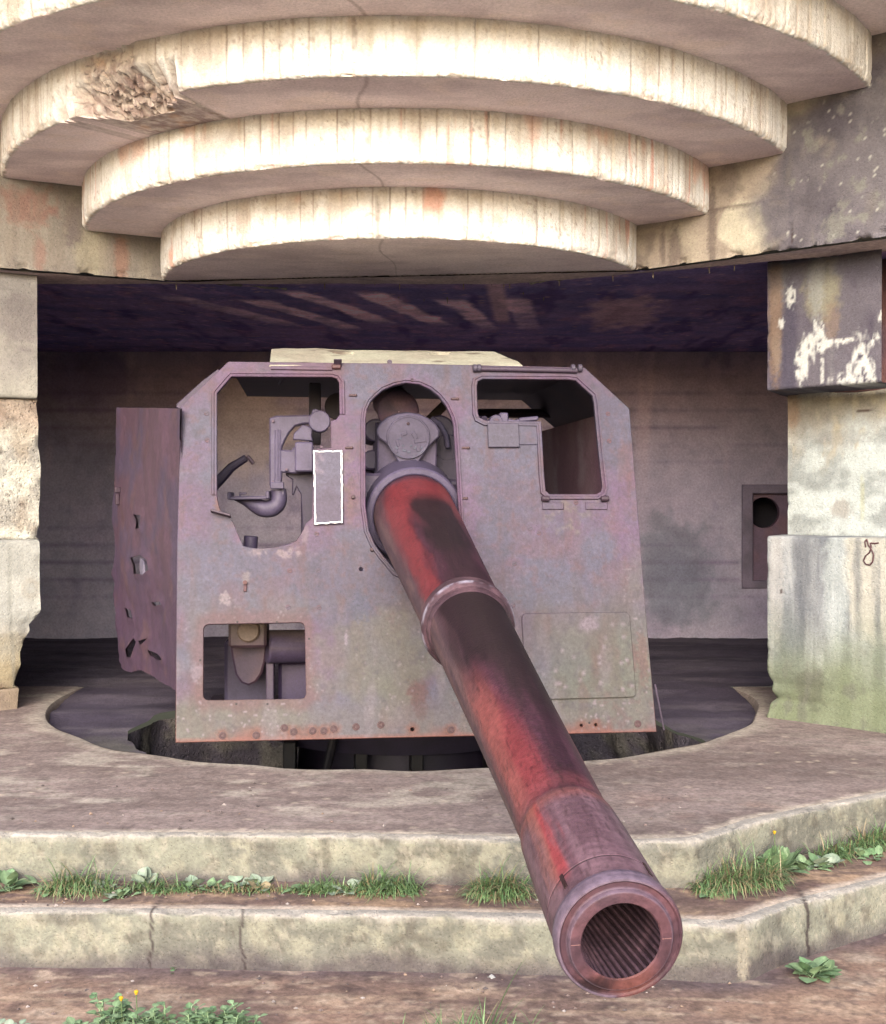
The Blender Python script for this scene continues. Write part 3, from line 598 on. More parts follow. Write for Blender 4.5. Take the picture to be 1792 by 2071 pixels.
# tread
e1o=smooth(resample(E1,.016),6); e2o=smooth(resample(E2,.016),6)
tg=np.gradient(e2o,axis=0);tg/=np.hypot(*tg.T)[:,None]; e2i=(e2o-np.stack([tg[:,1],-tg[:,0]],1)*.045)[::3]
tg=np.gradient(e1o,axis=0);tg/=np.hypot(*tg.T)[:,None]; e1b=(e1o-np.stack([tg[:,1],-tg[:,0]],1)*.06)[::3]
v,f,_=cdt([tuple(p) for p in e2i]+[tuple(p) for p in e1b[::-1]],[],.022); P=np.column_stack([v,np.full(len(v),ZT)]); de=dist_seg(v,e2i,False); db=dist_seg(v,e1b,False)
P[:,2]+=(fbm(P,(6,6,1),4,740)-.5)*.014*sm(0,.08,de)+sm(.13,.05,db)*.012
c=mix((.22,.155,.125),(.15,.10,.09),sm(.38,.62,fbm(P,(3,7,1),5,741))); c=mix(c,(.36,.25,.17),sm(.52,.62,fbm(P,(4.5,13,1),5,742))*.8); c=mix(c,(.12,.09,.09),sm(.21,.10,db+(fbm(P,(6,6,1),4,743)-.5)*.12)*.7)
c=mix(c,(.09,.06,.06),sm(.56,.68,fbm(P,(18,26,1),5,749))*.6); c=mix(c,(.42,.30,.21),sm(.55,.64,fbm(P,(10,28,1),5,756))*.6); c=mix(c,(.58,.50,.42),(1-sm(.015,.06,de+(fbm(P,(9,9,1),3,744)-.5)*.04))*.85); c=cracks(c,P,[(onz(306,1846,ZT),.006),(onz(493,1846,ZT),.004),(onz(1633,1820,ZT),.009)])
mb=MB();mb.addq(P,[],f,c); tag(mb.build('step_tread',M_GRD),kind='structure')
# apron in front + wide ground
def pground(P,de):
    c=mix((.30,.20,.15),(.20,.135,.115),sm(.38,.64,fbm(P,(1.6,3.5,1),5,750))); c=mix(c,(.42,.31,.23),sm(.52,.66,fbm(P,(3,8,1),5,751))*.7)
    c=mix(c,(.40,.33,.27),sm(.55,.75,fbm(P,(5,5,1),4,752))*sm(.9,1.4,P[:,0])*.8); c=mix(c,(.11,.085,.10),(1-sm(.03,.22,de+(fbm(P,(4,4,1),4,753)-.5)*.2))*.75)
    c=mix(c,(.09,.06,.06),sm(.56,.68,fbm(P,(18,22,1),5,747))*.6); c=mix(c,(.50,.40,.31),sm(.57,.68,fbm(P,(12,30,1),5,748))*.6)
    for y0,s in ((4.28,1),(4.40,2)): c=mix(c,(.40,.30,.22),(1-sm(.002,.008,np.abs(P[:,1]-y0-(fbm(P,(2,0,0),2,754+s)-.5)*.05)))*.6*sm(1.2,.8,P[:,0]))
    q=np.abs((P[:,0]-1.10)-(4.95-P[:,1]-.9)*.62*1-(fbm(P,(6,6,1),3,758)-.5)*.08); c=mix(c,(.08,.06,.06),(1-sm(.003,.009,q))*.75*(P[:,1]<4.0))
    q=np.abs(P[:,1]-4.58+(P[:,0]-1.3)*.62-(fbm(P,(6,6,1),3,759)-.5)*.09); c=mix(c,(.08,.06,.06),(1-sm(.003,.009,q))*.7*(P[:,0]>1.25))
    return c
tg=np.gradient(e2o,axis=0);tg/=np.hypot(*tg.T)[:,None]; e2b=(e2o-np.stack([tg[:,1],-tg[:,0]],1)*.05)[::3]
v,f,_=cdt([(-6.5,3.4),(4.6,3.4)]+[tuple(p) for p in e2b[::-1]],[],.024); P=np.column_stack([v,np.full(len(v),ZG)]);de=dist_seg(v,e2b,False)
P[:,2]+=(fbm(P,(5,5,1),4,760)-.5)*.016
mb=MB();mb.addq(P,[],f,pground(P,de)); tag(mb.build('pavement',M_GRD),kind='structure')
mb=MB(); xs=np.concatenate([-np.geomspace(6.5,150,14)[::-1],np.linspace(-6,6,25),np.geomspace(6.5,150,14)]); ys=np.concatenate([-np.geomspace(.5,150,24)[::-1],np.linspace(0,3.4,8)])
X,Y=np.meshgrid(xs,ys); V=np.stack([X,Y,np.full(X.shape,ZG-.006)],-1).reshape(-1,3); mb.add(V,gridfaces(*X.shape),mix((.24,.18,.14),(.12,.15,.06),sm(.4,.6,fbm(V,(.5,.5,1),4,770)))); tag(mb.build('ground',M_GRD),kind='structure')
mb=MB()
for x0,x1 in ((-150,-6.5),(4.6,150)):
    X,Y=np.meshgrid(np.linspace(x0,x1,12),np.linspace(3.4,150,12)); V=np.stack([X,Y,np.full(X.shape,ZG-.006)],-1).reshape(-1,3); mb.add(V,gridfaces(*X.shape),(.12,.15,.06))
tag(mb.build('grassland',M_GRD),kind='structure')
# casemate floor with the irregular pit
hole=[(-1.86,7.34),(-1.98,7.75),(-1.90,8.2),(-1.5,8.55),(-.9,8.75),(-.2,8.8),(.6,8.75),(1.15,8.45),(1.4,8.05),(1.42,7.75),(1.62,7.45),(1.5,6.98),(1.1,6.72),(.5,6.45),(-.2,6.37),(-.9,6.5),(-1.45,6.75),(-1.72,7.0)]
hole=roundpoly(hole,.15,3); hole=[(x+.03*math.sin(23*x+5*y),y+.03*math.sin(19*y-7*x)) for x,y in hole]
arc2=[(PV[0]+(RP-.01)*math.sin(q),PV[1]-(RP-.01)*math.cos(q)) for q in aa]
outer=arc2+[(6.3,9.12),(6.3,DB+.1),(-6.3,DB+.1),(-6.3,9.12)]
v,f,_=cdt(outer,[hole],.05); P=np.column_stack([v,np.full(len(v),-1.425)]); P[:,2]+=sm(7.5,9.5,P[:,1])*.075
P[:,2]+=(fbm(P,(.8,3.2,1),4,780)-.5)*.07*sm(7.6,8.6,P[:,1])+(fbm(P,(5,5,1),4,781)-.5)*.03
def pfloor(P):
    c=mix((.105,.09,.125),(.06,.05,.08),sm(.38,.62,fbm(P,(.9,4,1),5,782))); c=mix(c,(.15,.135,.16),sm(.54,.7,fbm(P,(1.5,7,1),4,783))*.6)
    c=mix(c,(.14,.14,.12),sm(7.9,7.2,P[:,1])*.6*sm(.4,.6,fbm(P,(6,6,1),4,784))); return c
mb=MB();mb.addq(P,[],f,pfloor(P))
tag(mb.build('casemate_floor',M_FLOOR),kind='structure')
mb=MB(); H=np.array(densify(hole,.06)); zz=np.linspace(-1.44,-2.9,26); G=np.array([np.column_stack([H,np.full(len(H),z)]) for z in zz]);V=G.reshape(-1,3)
V[:,:2]+=((fbm(V,(5,5,5),4,790)-.5)*.14*sm(-1.44,-1.55,V[:,2]))[:,None]*np.array([1,1]); mb.add(V,gridfaces(26,len(H),True),mix((.085,.075,.10),(.15,.14,.13),sm(.5,.65,fbm(V,(6,6,6),4,791))))
box(mb,(-.2,7.6,-2.95),(2.6,2,.04),(.04,.035,.05)); tag(mb.build('pit',M_ROCK),kind='structure')
# ------------------------------------------------------------------ the gun
gun=empty('coastal_gun',(PV[0],PV[1],-2.9),'large rusty coastal gun behind a holed grey armour shield, barrel reaching forward over the steps','gun')
MZ=ond(1257,1905,2.31); BB=ond(838,1042,6.85); AX=unit(BB-MZ); LB=np.linalg.norm(BB-MZ)
yaw=math.atan2(-AX[0],AX[1]); TL=R(12)
gx=np.array([math.cos(yaw),math.sin(yaw),0]); gy=np.array([-math.sin(yaw),math.cos(yaw),0]); gz=np.array([0,0,1.])
# barrel wear and painted muzzle highlights: colour is a function of place along and around the barrel
bu=unit(np.cross((0,0,1),AX)); bv=np.cross(AX,bu)
if bu[0]<0: bu=-bu
bv=bv if bv[2]>0 else -bv
def bcoord(P):
    D=P-MZ; s=D@AX; return s,np.degrees(np.arctan2(D@bv,D@bu)),np.hypot(D@bv,D@bu)
def pbar(P):
    s,ph,r=bcoord(P); Q=np.stack([np.cos(np.radians(ph))*2,np.sin(np.radians(ph))*2,s*1.3],1)
    n=fbm(Q,(2.2,2.2,2.2),5,801)-.5; n2=fbm(Q,(6,6,5),4,802)-.5; ph=np.where(ph<-90,ph+360,ph); p=ph+n*30+n2*10
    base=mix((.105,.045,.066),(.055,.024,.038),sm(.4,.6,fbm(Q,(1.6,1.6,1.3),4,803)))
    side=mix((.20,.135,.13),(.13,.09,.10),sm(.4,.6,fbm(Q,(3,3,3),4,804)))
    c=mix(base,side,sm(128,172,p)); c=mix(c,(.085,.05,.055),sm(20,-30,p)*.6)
    black=(.028,.018,.022); red=(.27,.055,.060); orange=(.36,.12,.10)
    # front run between muzzle swell and collar
    f1=sm(.45,.56,s)*(1-sm(2.18,2.24,s))
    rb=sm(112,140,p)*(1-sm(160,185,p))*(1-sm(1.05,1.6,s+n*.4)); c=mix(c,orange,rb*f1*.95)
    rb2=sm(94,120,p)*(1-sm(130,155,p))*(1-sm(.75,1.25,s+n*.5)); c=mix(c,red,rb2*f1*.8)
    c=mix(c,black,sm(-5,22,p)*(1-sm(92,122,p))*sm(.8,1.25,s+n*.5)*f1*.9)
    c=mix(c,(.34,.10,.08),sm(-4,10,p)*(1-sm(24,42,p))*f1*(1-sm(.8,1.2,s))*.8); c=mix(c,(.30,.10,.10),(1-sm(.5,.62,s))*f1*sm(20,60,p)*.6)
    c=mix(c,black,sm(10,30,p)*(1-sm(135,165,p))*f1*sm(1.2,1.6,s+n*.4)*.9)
    # rear run
    f2=sm(2.26,2.34,s); c=mix(c,red,sm(30,60,p)*(1-sm(128,160,p))*sm(3.2,4.0,s+n*.5)*f2*(1-sm(4.45,4.6,s+n2*.2))*.95)
    c=mix(c,red,sm(120,138,p)*(1-sm(146,168,p))*f2*(1-sm(4.1,4.5,s))*.9)
    c=mix(c,(.36,.09,.08),sm(18,30,p)*(1-sm(52,66,p))*sm(3.5,4.0,s)*f2*.6)
    c=mix(c,black,(1-sm(20,42,np.abs(p-82)))*(1-sm(.4,.75,np.abs(s-3.45)))*.95*f2); c=mix(c,black,sm(50,70,p)*(1-sm(102,116,p))*(1-sm(3.3,3.7,s+n*.3))*f2*.55)
    # muzzle swell
    f3=1-sm(.46,.5,s); mz=mix((.25,.17,.185),(.165,.105,.12),sm(.38,.62,fbm(Q,(2.4,2.4,2.4),5,805))); c=mix(c,mz,f3)
    c=mix(c,(.42,.085,.085),sm(122,134,p)*(1-sm(140,154,p))*f3*sm(.07,.16,s)*.9); c=mix(c,(.40,.17,.12),sm(138,146,p)*(1-sm(154,164,p))*f3*sm(.08,.16,s)*.6)
    c=mix(c,(.36,.12,.08),sm(.40,.46,s)*f3*sm(-30,10,p)*.5); c=mix(c,(.25,.10,.08),(1-sm(-10,10,p))*f3*.5)
    
    sp=sm(.78,.82,vn(Q*np.array([24,24,9]),807)); c=mix(c,(.36,.26,.25),sp*.15*(p>110)*f3)
    sc2=sm(.64,.70,fbm(np.stack([np.cos(np.radians(ph+s*60))*3,np.sin(np.radians(ph+s*60))*3,s*9],1),(9,9,1),3,811)); c=mix(c,c*1.8+.01,sc2*.06); c=mix(c,(.035,.02,.022),sm(.66,.72,fbm(Q,(26,26,20),3,812))*.45)
    fc=(s<.035); face=mix((.16,.09,.10),(.11,.07,.085),sm(.38,.62,fbm(P,(12,12,12),4,808))); face=mix(face,(.25,.11,.085),sm(10,-80,np.where(ph>180,ph-360,ph))*sm(.35,.6,fbm(P,(9,9,9),3,809))*.8)
    face=mix(face,(.03,.02,.025),blob(P,MZ-bv*.09-bu*.045,.04,.02,81,warp=.6)*.9)
    c=mix(c,face,fc*1.)
    c=mix(c,(.03,.02,.025),(np.abs(s-.116)<.0035)*(r>.11)*.9)
    lip=(np.abs(r-.121)<.006)&(s<.05); c=mix(c,(.24,.22,.27),lip*sm(20,80,np.where(ph>180,360-ph,ph))*.75)  # bluish sky highlight on the upper outer lip, put into the colour
    lip2=(np.abs(r-.1005)<.004)&(s<.012); c=mix(c,(.24,.21,.25),lip2*.55)  # highlight along the inner ridge, painted as a paler colour
    return c
def hires(prof,ds):
    o=[prof[0]]
    for a,b in zip(prof[:-1],prof[1:]):
        k=max(1,int(abs(b[0]-a[0])/ds)); o+=[(a[0]+(b[0]-a[0])*j/k,a[1]+(b[1]-a[1])*j/k) for j in range(1,k+1)]
    return o
mb=MB()
prof=[(.035,.1235),(.045,.1225),(.050,.1195),(.055,.1185),(.112,.1185),(.114,.1168),(.118,.1168),(.120,.1183),(.2,.1175),(.36,.1155),(.455,.113),(.475,.111),(.487,.1075),(.500,.1062),(.52,.1065),(1.2,.120),(2.215,.146)]
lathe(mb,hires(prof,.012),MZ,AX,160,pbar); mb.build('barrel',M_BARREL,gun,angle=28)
mb=MB(); prof=[(2.20,.146),(2.205,.150),(2.235,.158),(2.243,.1665),(2.250,.1715),(2.262,.174),(2.275,.1715),(2.281,.166),(2.29,.1655),(2.33,.168),(2.34,.1695),(2.345,.158)]
def pcol(P):
    s,ph,r=bcoord(P); c=mix((.09,.06,.07),(.15,.10,.11),sm(.4,.6,fbm(P,(20,20,20),3,820))); return mix(c,(.42,.45,.50),((s>2.247)&(s<2.266))*sm(.35,.55,fbm(P,(24,24,24),3,821))*.9)  # pale line is a painted highlight on the collar's front edge
lathe(mb,hires(prof,.012),MZ,AX,120,pcol); mb.build('barrel_collar',M_BARREL,gun,angle=25)
mb=MB(); prof=[(2.34,.157),(2.5,.160),(3.2,.182),(4.0,.208),(LB-.05,.226),(LB+.6,.23)]
lathe(mb,hires(prof,.014),MZ,AX,140,pbar); mb.build('barrel_jacket',M_BARREL,gun,angle=28)
mb=MB(); prof=[(.003,.0755),(0,.078),(0,.096),(.001,.0985),(.004,.1005),(.010,.1015),(.013,.1045),(.0135,.1125),(.012,.1145),(.010,.116),(.0105,.1195),(.014,.122),(.022,.1235),(.035,.1235)]
lathe(mb,prof,MZ,AX,120,pbar)
for q in (182,2):   # fine engraved lines either side of the bore
    a=R(q); c0=MZ+(bu*math.cos(a)+bv*math.sin(a))*.078; c1=MZ+(bu*math.cos(a)+bv*math.sin(a))*.096; tube(mb,[c0-AX*.0002,c1-AX*.0002],.0007,(.35,.22,.18),5)
mb.build('muzzle_ring',M_BARREL,gun,angle=30)
# rifled bore
mb=MB(); NG=36; seg=NG*6; a=np.linspace(0,2*math.pi,seg,endpoint=False); ss=np.concatenate([np.linspace(.003,.6,60),np.linspace(.62,2.2,40)])
ph=(np.arange(seg)%6); rr_=np.where(ph<3,.0752,.0785)
G=np.zeros((len(ss),seg,3)); 
for i,s_ in enumerate(ss):
    t_=a-s_*(2*math.pi/3.4); G[i]=MZ+AX*s_+rr_[:,None]*(np.cos(t_)[:,None]*bu+np.sin(t_)[:,None]*bv)
V=G.reshape(-1,3); cc=mix((.17,.12,.135),(.11,.08,.095),sm(.4,.6,fbm(V,(18,18,18),4,830))); gr=np.tile(ph>=3,len(ss)); cc=np.where(gr[:,None],cc*.35,cc); mb.add(V,gridfaces(len(ss),seg,True)[:,::-1],cc)
mb.build('rifled_bore',M_BARREL,gun,angle=20)
# keys on the muzzle cap seam
for q in (52,141):
    a=R(q); d_=bu*math.cos(a)+bv*math.sin(a); tt=unit(np.cross(AX,d_)); mb=MB(); box(mb,MZ+AX*.10+d_*.1185,(.0045,.026,.0015),(.05,.025,.025),ax=(tt,AX,d_),bev=.001); mb.build('locking_key',M_BARREL,gun)
# --- shield
SO=onplane(841,1491,ond(841,1491,6.45),np.array([0,1,0]))
sn=math.cos(TL)*-gy+math.sin(TL)*gz; sv=math.cos(TL)*gz+math.sin(TL)*gy; SH=Frame(SO,gx,sv,sn)
def sh(px,py,w=0):
    p=onplane(px,py,SO+sn*w,sn)-SO; return (float(p@SH.u),float(p@SH.v))
def shp(px,py,w=0): return onplane(px,py,SO+sn*w,sn)
OUT=[(355,1502),(356,1300),(358,1100),(362,950),(366,822),(462,731),(820,735),(1182,743),(1273,826),(1282,930),(1294,1080),(1310,1280),(1328,1480)]
outl=[sh(*p) for p in OUT]
WLp=[(439,796),(468,762),(671,763),(681,766),(686,774),(687,838),(680,848),(669,851),(669,905),(640,908),(633,950),(631,1048),(619,1058),(610,1078),(598,1094),(584,1100),(557,1107),(521,1109),(505,1107),(492,1104),(486,1090),(479,1075),(474,1060),(467,1049),(455,1040),(447,1036),(442,1020),(439,1001)]
SLp=[(739,1024),(739,846),(742,829),(750,812),(762,800),(775,789),(797,780),(821,775),(848,778),(870,788),(887,802),(902,821),(913,845),(917,860),(922,940),(927,1030),(930,1090),(925,1130),(905,1155),(870,1172),(835,1172),(800,1155),(775,1125),(758,1102),(746,1074)]
WRp=[(964,782),(966,772),(976,767),(1150,768),(1164,770),(1198,801),(1201,815),(1209,900),(1218,985),(1215,995),(1206,1000),(1111,1000),(1103,993),(1100,960),(1094,853),(981,851),(969,845),(966,836)]
LWp=roundpoly([(412,1263),(616,1259),(619,1413),(411,1416)],12,5)
hol=[[sh(*p) for p in q] for q in (WLp,SLp,WRp,LWp)]
def ringhole(px,py,r): u,v=sh(px,py); return [(u+r*math.cos(t),v+r*math.sin(t)) for t in np.linspace(0,2*math.pi,8,endpoint=False)]
for px,py,r in ((709,1148,.011),(709,1148,.0) if 0 else (834,1475,.010),(1176,1467,.008),(1205,1466,.008),(1268,1377,.007),(730,1151,.010)): hol.append(ringhole(px,py,r))
hol=hol[:4]+hol[5:]
def pshield(P):
    v=(P-SO)@SH.v; u=(P-SO)@SH.u
    n=fbm(P,(2.6,2.6,2.6),5,850); m=fbm(P,(4.5,4.5,4.5),5,851)
    c=mix((.275,.18,.295),(.20,.225,.295),sm(.42,.58,n)); c=mix(c,(.30,.18,.215),sm(.50,.64,m)*.55); c=mix(c,(.15,.125,.19),sm(.55,.7,fbm(P,(1.7,1.7,1.7),4,861))*.45)
    c=mix(c,(.33,.29,.33),sm(.56,.74,fbm(P,(22,22,22),4,852))*.35); c=mix(c,(.17,.20,.24),sm(.58,.72,fbm(P,(3.5,3.5,2),4,853))*.55)
    g=(1-sm(.2,1.05,v+(n-.5)*1.1))*sm(.38,.58,fbm(P,(2,2,1.4),4,854)+.1); c=mix(c,(.26,.34,.205),g*.95); gs=sm(.50,.66,fbm(P,(11,11,1.2),4,862))*(1-sm(.5,1.2,v)); c=mix(c,(.20,.16,.10),gs*.4)
    rstk=sm(.58,.72,fbm(P,(16,16,1.0),4,863)); c=mix(c,(.26,.12,.09),rstk*.4)
    c=mix(c,(.27,.31,.17),blob(P,shp(760,1330),.35,.22,90,warp=.8)*.5); c=mix(c,(.29,.31,.22),(1-sm(.1,.25,v))*.6)
    c=mix(c,(.42,.40,.27),sm(.54,.7,fbm(P,(30,30,30),3,855))*(blob(P,shp(1170,1045),.17,.12,91,warp=.8)*.9+blob(P,shp(705,960),.05,.25,92)*.8+blob(P,shp(450,870),.02,.25,93)*.7+g*.15)[:].clip(0,1)*.7)
    c=mix(c,(.33,.17,.12),blob(P,shp(712,1010),.045,.16,94,warp=.7)*.45)
    # rust
    fs_=sm(.56,.68,fbm(P,(34,34,34),3,864)); c=mix(c,(.30,.15,.13),fs_*.35*sm(.4,.6,fbm(P,(3,3,3),3,865)))
    fs_=sm(.58,.70,fbm(P,(38,38,38),3,866)); c=mix(c,(.40,.40,.42),fs_*.22*sm(.4,.6,fbm(P,(4,4,4),3,867))); c=mix(c,(.10,.09,.13),sm(.6,.7,fbm(P,(26,26,26),4,868))*.35)
    rb=(1-sm(.0,.09,v+(fbm(P,(7,7,7),4,856)-.5)*.09)); c=mix(c,(.40,.15,.09),rb*sm(.42,.6,fbm(P,(4,4,4),3,857))*.9); c=mix(c,(.55,.22,.13),(1-sm(.006,.022,v))*.8)
    A=np.array([[*q] for q in hol[3]]); dd=dist_seg(np.stack([u,v],1),hol[3]); c=mix(c,(.30,.14,.13),(1-sm(.02,.085,dd+(fbm(P,(8,8,8),3,858)-.5)*.09))*.6)
    c=mix(c,(.20,.06,.05),blob(P,shp(846,1400),.05,.06,95,warp=.9)*.7); c=mix(c,(.18,.08,.07),blob(P,shp(850,1435),.035,.05,96,warp=.9)*.6)
    for px,py in ((594,1480),(632,1478),(655,1478),(518,1487),(675,1474),(834,1475),(912,1476),(450,1487),(1176,1467),(1205,1466)): c=mix(c,(.38,.14,.07),blob(P,shp(px,py),.033,.03,int(px),warp=.5,soft=.6)*.75)
    c=mix(c,(.52,.51,.44),blob(P,shp(455,1210),.028,.035,97,warp=.7,soft=.1)); c=mix(c,(.45,.44,.36),blob(P,shp(498,1170),.018,.04,98,warp=.8)*.8); c=mix(c,(.12,.18,.28),blob(P,shp(730,1225),.05,.09,99,warp=.8)*.55); c=mix(c,(.17,.20,.25),blob(P,shp(1180,950),.12,.5,119,warp=.9)*.35); c=mix(c,(.16,.17,.22),blob(P,shp(1000,1180),.1,.3,120,warp=.9)*.4)
    c=mix(c,(.55,.53,.52),blob(P,shp(700,1290),.008,.07,100,warp=.9)*.7); c=mix(c,(.52,.50,.48),blob(P,shp(398,1360),.03,.05,101,warp=.9)*.6)
    c=mix(c,(.56,.52,.44),sm(.5,.62,fbm(P,(30,30,30),2,859))*blob(P,shp(560,1118),.14,.03,102,warp=.5)*.8); c=mix(c,(.5,.45,.42),blob(P,shp(617,1080),.02,.05,103,warp=.6)*.6)
    c=mix(c,(.35,.16,.09),blob(P,shp(446,1020),.03,.06,104,warp=.6)*.7)
    sp=sm(.83,.86,vn(P*75,860)); c=mix(c,(.58,.56,.50),sp*(g*.8+.08)); pst=sm(.60,.72,fbm(P,(13,13,.8),4,869))*(1-sm(.35,.9,v)); c=mix(c,(.44,.45,.40),pst*.4); c=mix(c,(.36,.14,.10),blob(P,shp(1300,1330),.03,.35,121,warp=.8)*.45); c=mix(c,(.30,.13,.11),blob(P,shp(1283,1330),.015,.2,122,warp=.7)*.5); return c
mb=MB(); slab(mb,SH,outl,hol,-.022,0,.0108,pshield,bev=.003)
shield=mb.build('gun_shield',M_STEEL,gun,angle=30)
def sub(mb,name,mat=M_STEEL,par=None,**k):
    o=mb.build(name,mat,None,**k); o.parent=par or shield; return o
def rim(poly,name,wd=.022,w=.012,closed=True,skip=None):
    A=np.array(poly)
    o1=offset(poly,-wd); mb=MB(); B=np.array(o1); n=len(A)
    C_=np.array(offset(poly,-wd*.45))
    rows=[SH(A[:,0],A[:,1],-.002),SH(A[:,0],A[:,1],w*.55),SH(*np.array(offset(poly,-.004)).T,w*.7),SH(*C_.T,w*.6),SH(*np.array(offset(poly,-wd*.55)).T,w),SH(*np.array(offset(poly,-wd*.9)).T,w),SH(B[:,0],B[:,1],.001)]
    G=np.array(rows)
    if skip:
        keep=[i for i in range(n) if i not in skip]; G=G[:,keep]; V=G.reshape(-1,3); mb.add(V,gridfaces(len(rows),len(keep)),pshield(V)*np.array([1.05,.95,.98]))
    else: V=G.reshape(-1,3); mb.add(V,gridfaces(len(rows),n,True),pshield(V)*np.array([1.05,.93,.96]))
    return sub(mb,name,angle=25)
dens=lambda q:[tuple(x) for x in densify(q,.03)]
wlr=[(439,1001),(439,796),(468,762),(671,763),(681,766),(686,774),(687,838)]
# left window: frame only on the three sound sides
def strip(pts,name,wd=.022,w=.012):
    P=[np.array(sh(*p)) for p in pts]; P=np.array(densify(P,.03,False)); T=np.gradient(P,axis=0);T/=np.hypot(*T.T)[:,None]; N=np.stack([-T[:,1],T[:,0]],1)
    rows=[SH(*(P+N*o).T,h) for o,h in ((0,-.002),(0,w*.55),(.004,w*.7),(wd*.45,w*.6),(wd*.55,w),(wd*.9,w),(wd,.001))]; V=np.array(rows).reshape(-1,3); mb=MB(); mb.add(V,gridfaces(7,len(P)),pshield(V)*np.array([1.05,.93,.96])); return sub(mb,name,angle=25)
strip(wlr,'window_frame',.03); rim(dens(hol[2]),'window_frame',.03)
rim(dens(hol[1]),'port_rim',.026,.016)
# raised plate with white outline, small plate, lower panel
def plate(pts,name,w0,w1,paint=pshield,mat=M_STEEL,r=.0,sp=.02):
    q=[sh(*p) for p in pts]; q=roundpoly(q,r,4) if r else q
    mb=MB(); slab(mb,SH,q,[],w0,w1,sp,paint,bev=.003); return sub(mb,name,mat)
wp=plate([(632,911),(692,911),(695,1060),(635,1063)],'outlined_plate',.003,.016,lambda P:mix(mix((.25,.27,.33),(.22,.20,.26),sm(.4,.6,fbm(P,(5,5,5),3,870))),(.50,.48,.50),blob(P,shp(645,950),.03,.11,110,warp=.9)*sm(.5,.6,fbm(P,40,2,871))*.8)); wp['label']='upright plate outlined in white paint'
cor=[(635,914),(690,914),(692,1057),(638,1060)]
for a_,b_ in zip(cor,cor[1:]+cor[:1]):
    A=shp(*a_);B=shp(*b_);k=40;pts=np.array([A+(B-A)*t for t in np.linspace(-.01,1.01,k)])+sn*.0165; q=fbm(pts,(40,40,40),2,872)
    pts+=np.cross(sn,unit(B-A))*((q-.5)*.008)[:,None]
    mb=MB();tube(mb,pts,.0022+.0034*q,lambda P:mix((.90,.93,.92),(.6,.62,.64),sm(.5,.62,fbm(P,60,2,873))),6);o=sub(mb,'white_line',M_WHITE,wp)
plate([(985,858),(1048,858),(1050,906),(987,906)],'cover_plate',.004,.02,lambda P:mix((.225,.225,.285),(.20,.21,.26),sm(.4,.6,fbm(P,(6,6,6),3,874))))
plate([(1047,852),(1094,853),(1096,900),(1049,900)],'edge_tab',.001,.006)
def pspot(P):
    c=pshield(P)
    for k in range(46):
        px=1070+(k*73.7)%205; py=1262+((k*41.3)%138)**1.0; c=mix(c,(.62,.61,.56),blob(P,shp(px,py),.004+.007*((k*37)%10)/10,.004+.007*((k*37)%10)/10,k,soft=.2,warp=.2)*.85)
    c=mix(c,(.50,.47,.46),blob(P,shp(1190,1262),.05,.035,115,warp=.9)*.7); return c
plate([(1054,1241),(1272,1238),(1286,1410),(1064,1416)],'access_panel',.001,.014,pspot,r=.03)
# hinges and brackets
for px in (1118,1206):
    plate([(px-22,1017),(px+22,1017),(px+22,1031),(px-22,1031)],'hinge_strap',.001,.008)
    mb=MB(); s_=-1 if px<1150 else 1; a=shp(px+s_*8,1010);b=shp(px+s_*24,1009); cyl(mb,a+sn*.015,b+sn*.015,.016,None,(.15,.10,.13)); sub(mb,'hinge_knuckle')
mb=MB(); a=shp(968,747);b=shp(1166,751); tube(mb,[a+sn*.012,b+sn*.012],.014,(.20,.16,.21),12); 
for px in (960,968,1158,1172): cyl(mb,shp(px,746)+sn*.012-gx*.012,shp(px,746)+sn*.012+gx*.012,.022,None,(.22,.22,.26)); 
sub(mb,'shutter_rod')
plate([(548,741),(672,743),(672,750),(548,748)],'bracket_strip',.001,.01)
mb=MB(); c0=shp(683,737)+sn*.02; box(mb,c0,(.022,.03,.004),(.18,.14,.18),ax=(gx,unit(sn+gz*.6),np.cross(gx,unit(sn+gz*.6)))); box(mb,shp(680,743)+sn*.01,(.025,.01,.012),(.28,.12,.10),ax=(gx,sn,sv)); sub(mb,'bracket')
mb=MB(); A=shp(447,1040); box(mb,A+sn*.02,(.055,.03,.006),(.22,.17,.2),ax=(unit(gx-sv*.28),sn,sv)); sub(mb,'bent_bracket')
mb=MB(); tube(mb,[shp(496,1179)+sn*.004,shp(496,1179)+sn*.018],.012,(.3,.1,.08),8); box(mb,shp(496,1190)+sn*.006,(.008,.006,.018),(.30,.13,.12),ax=(gx,sn,sv)); sub(mb,'latch')
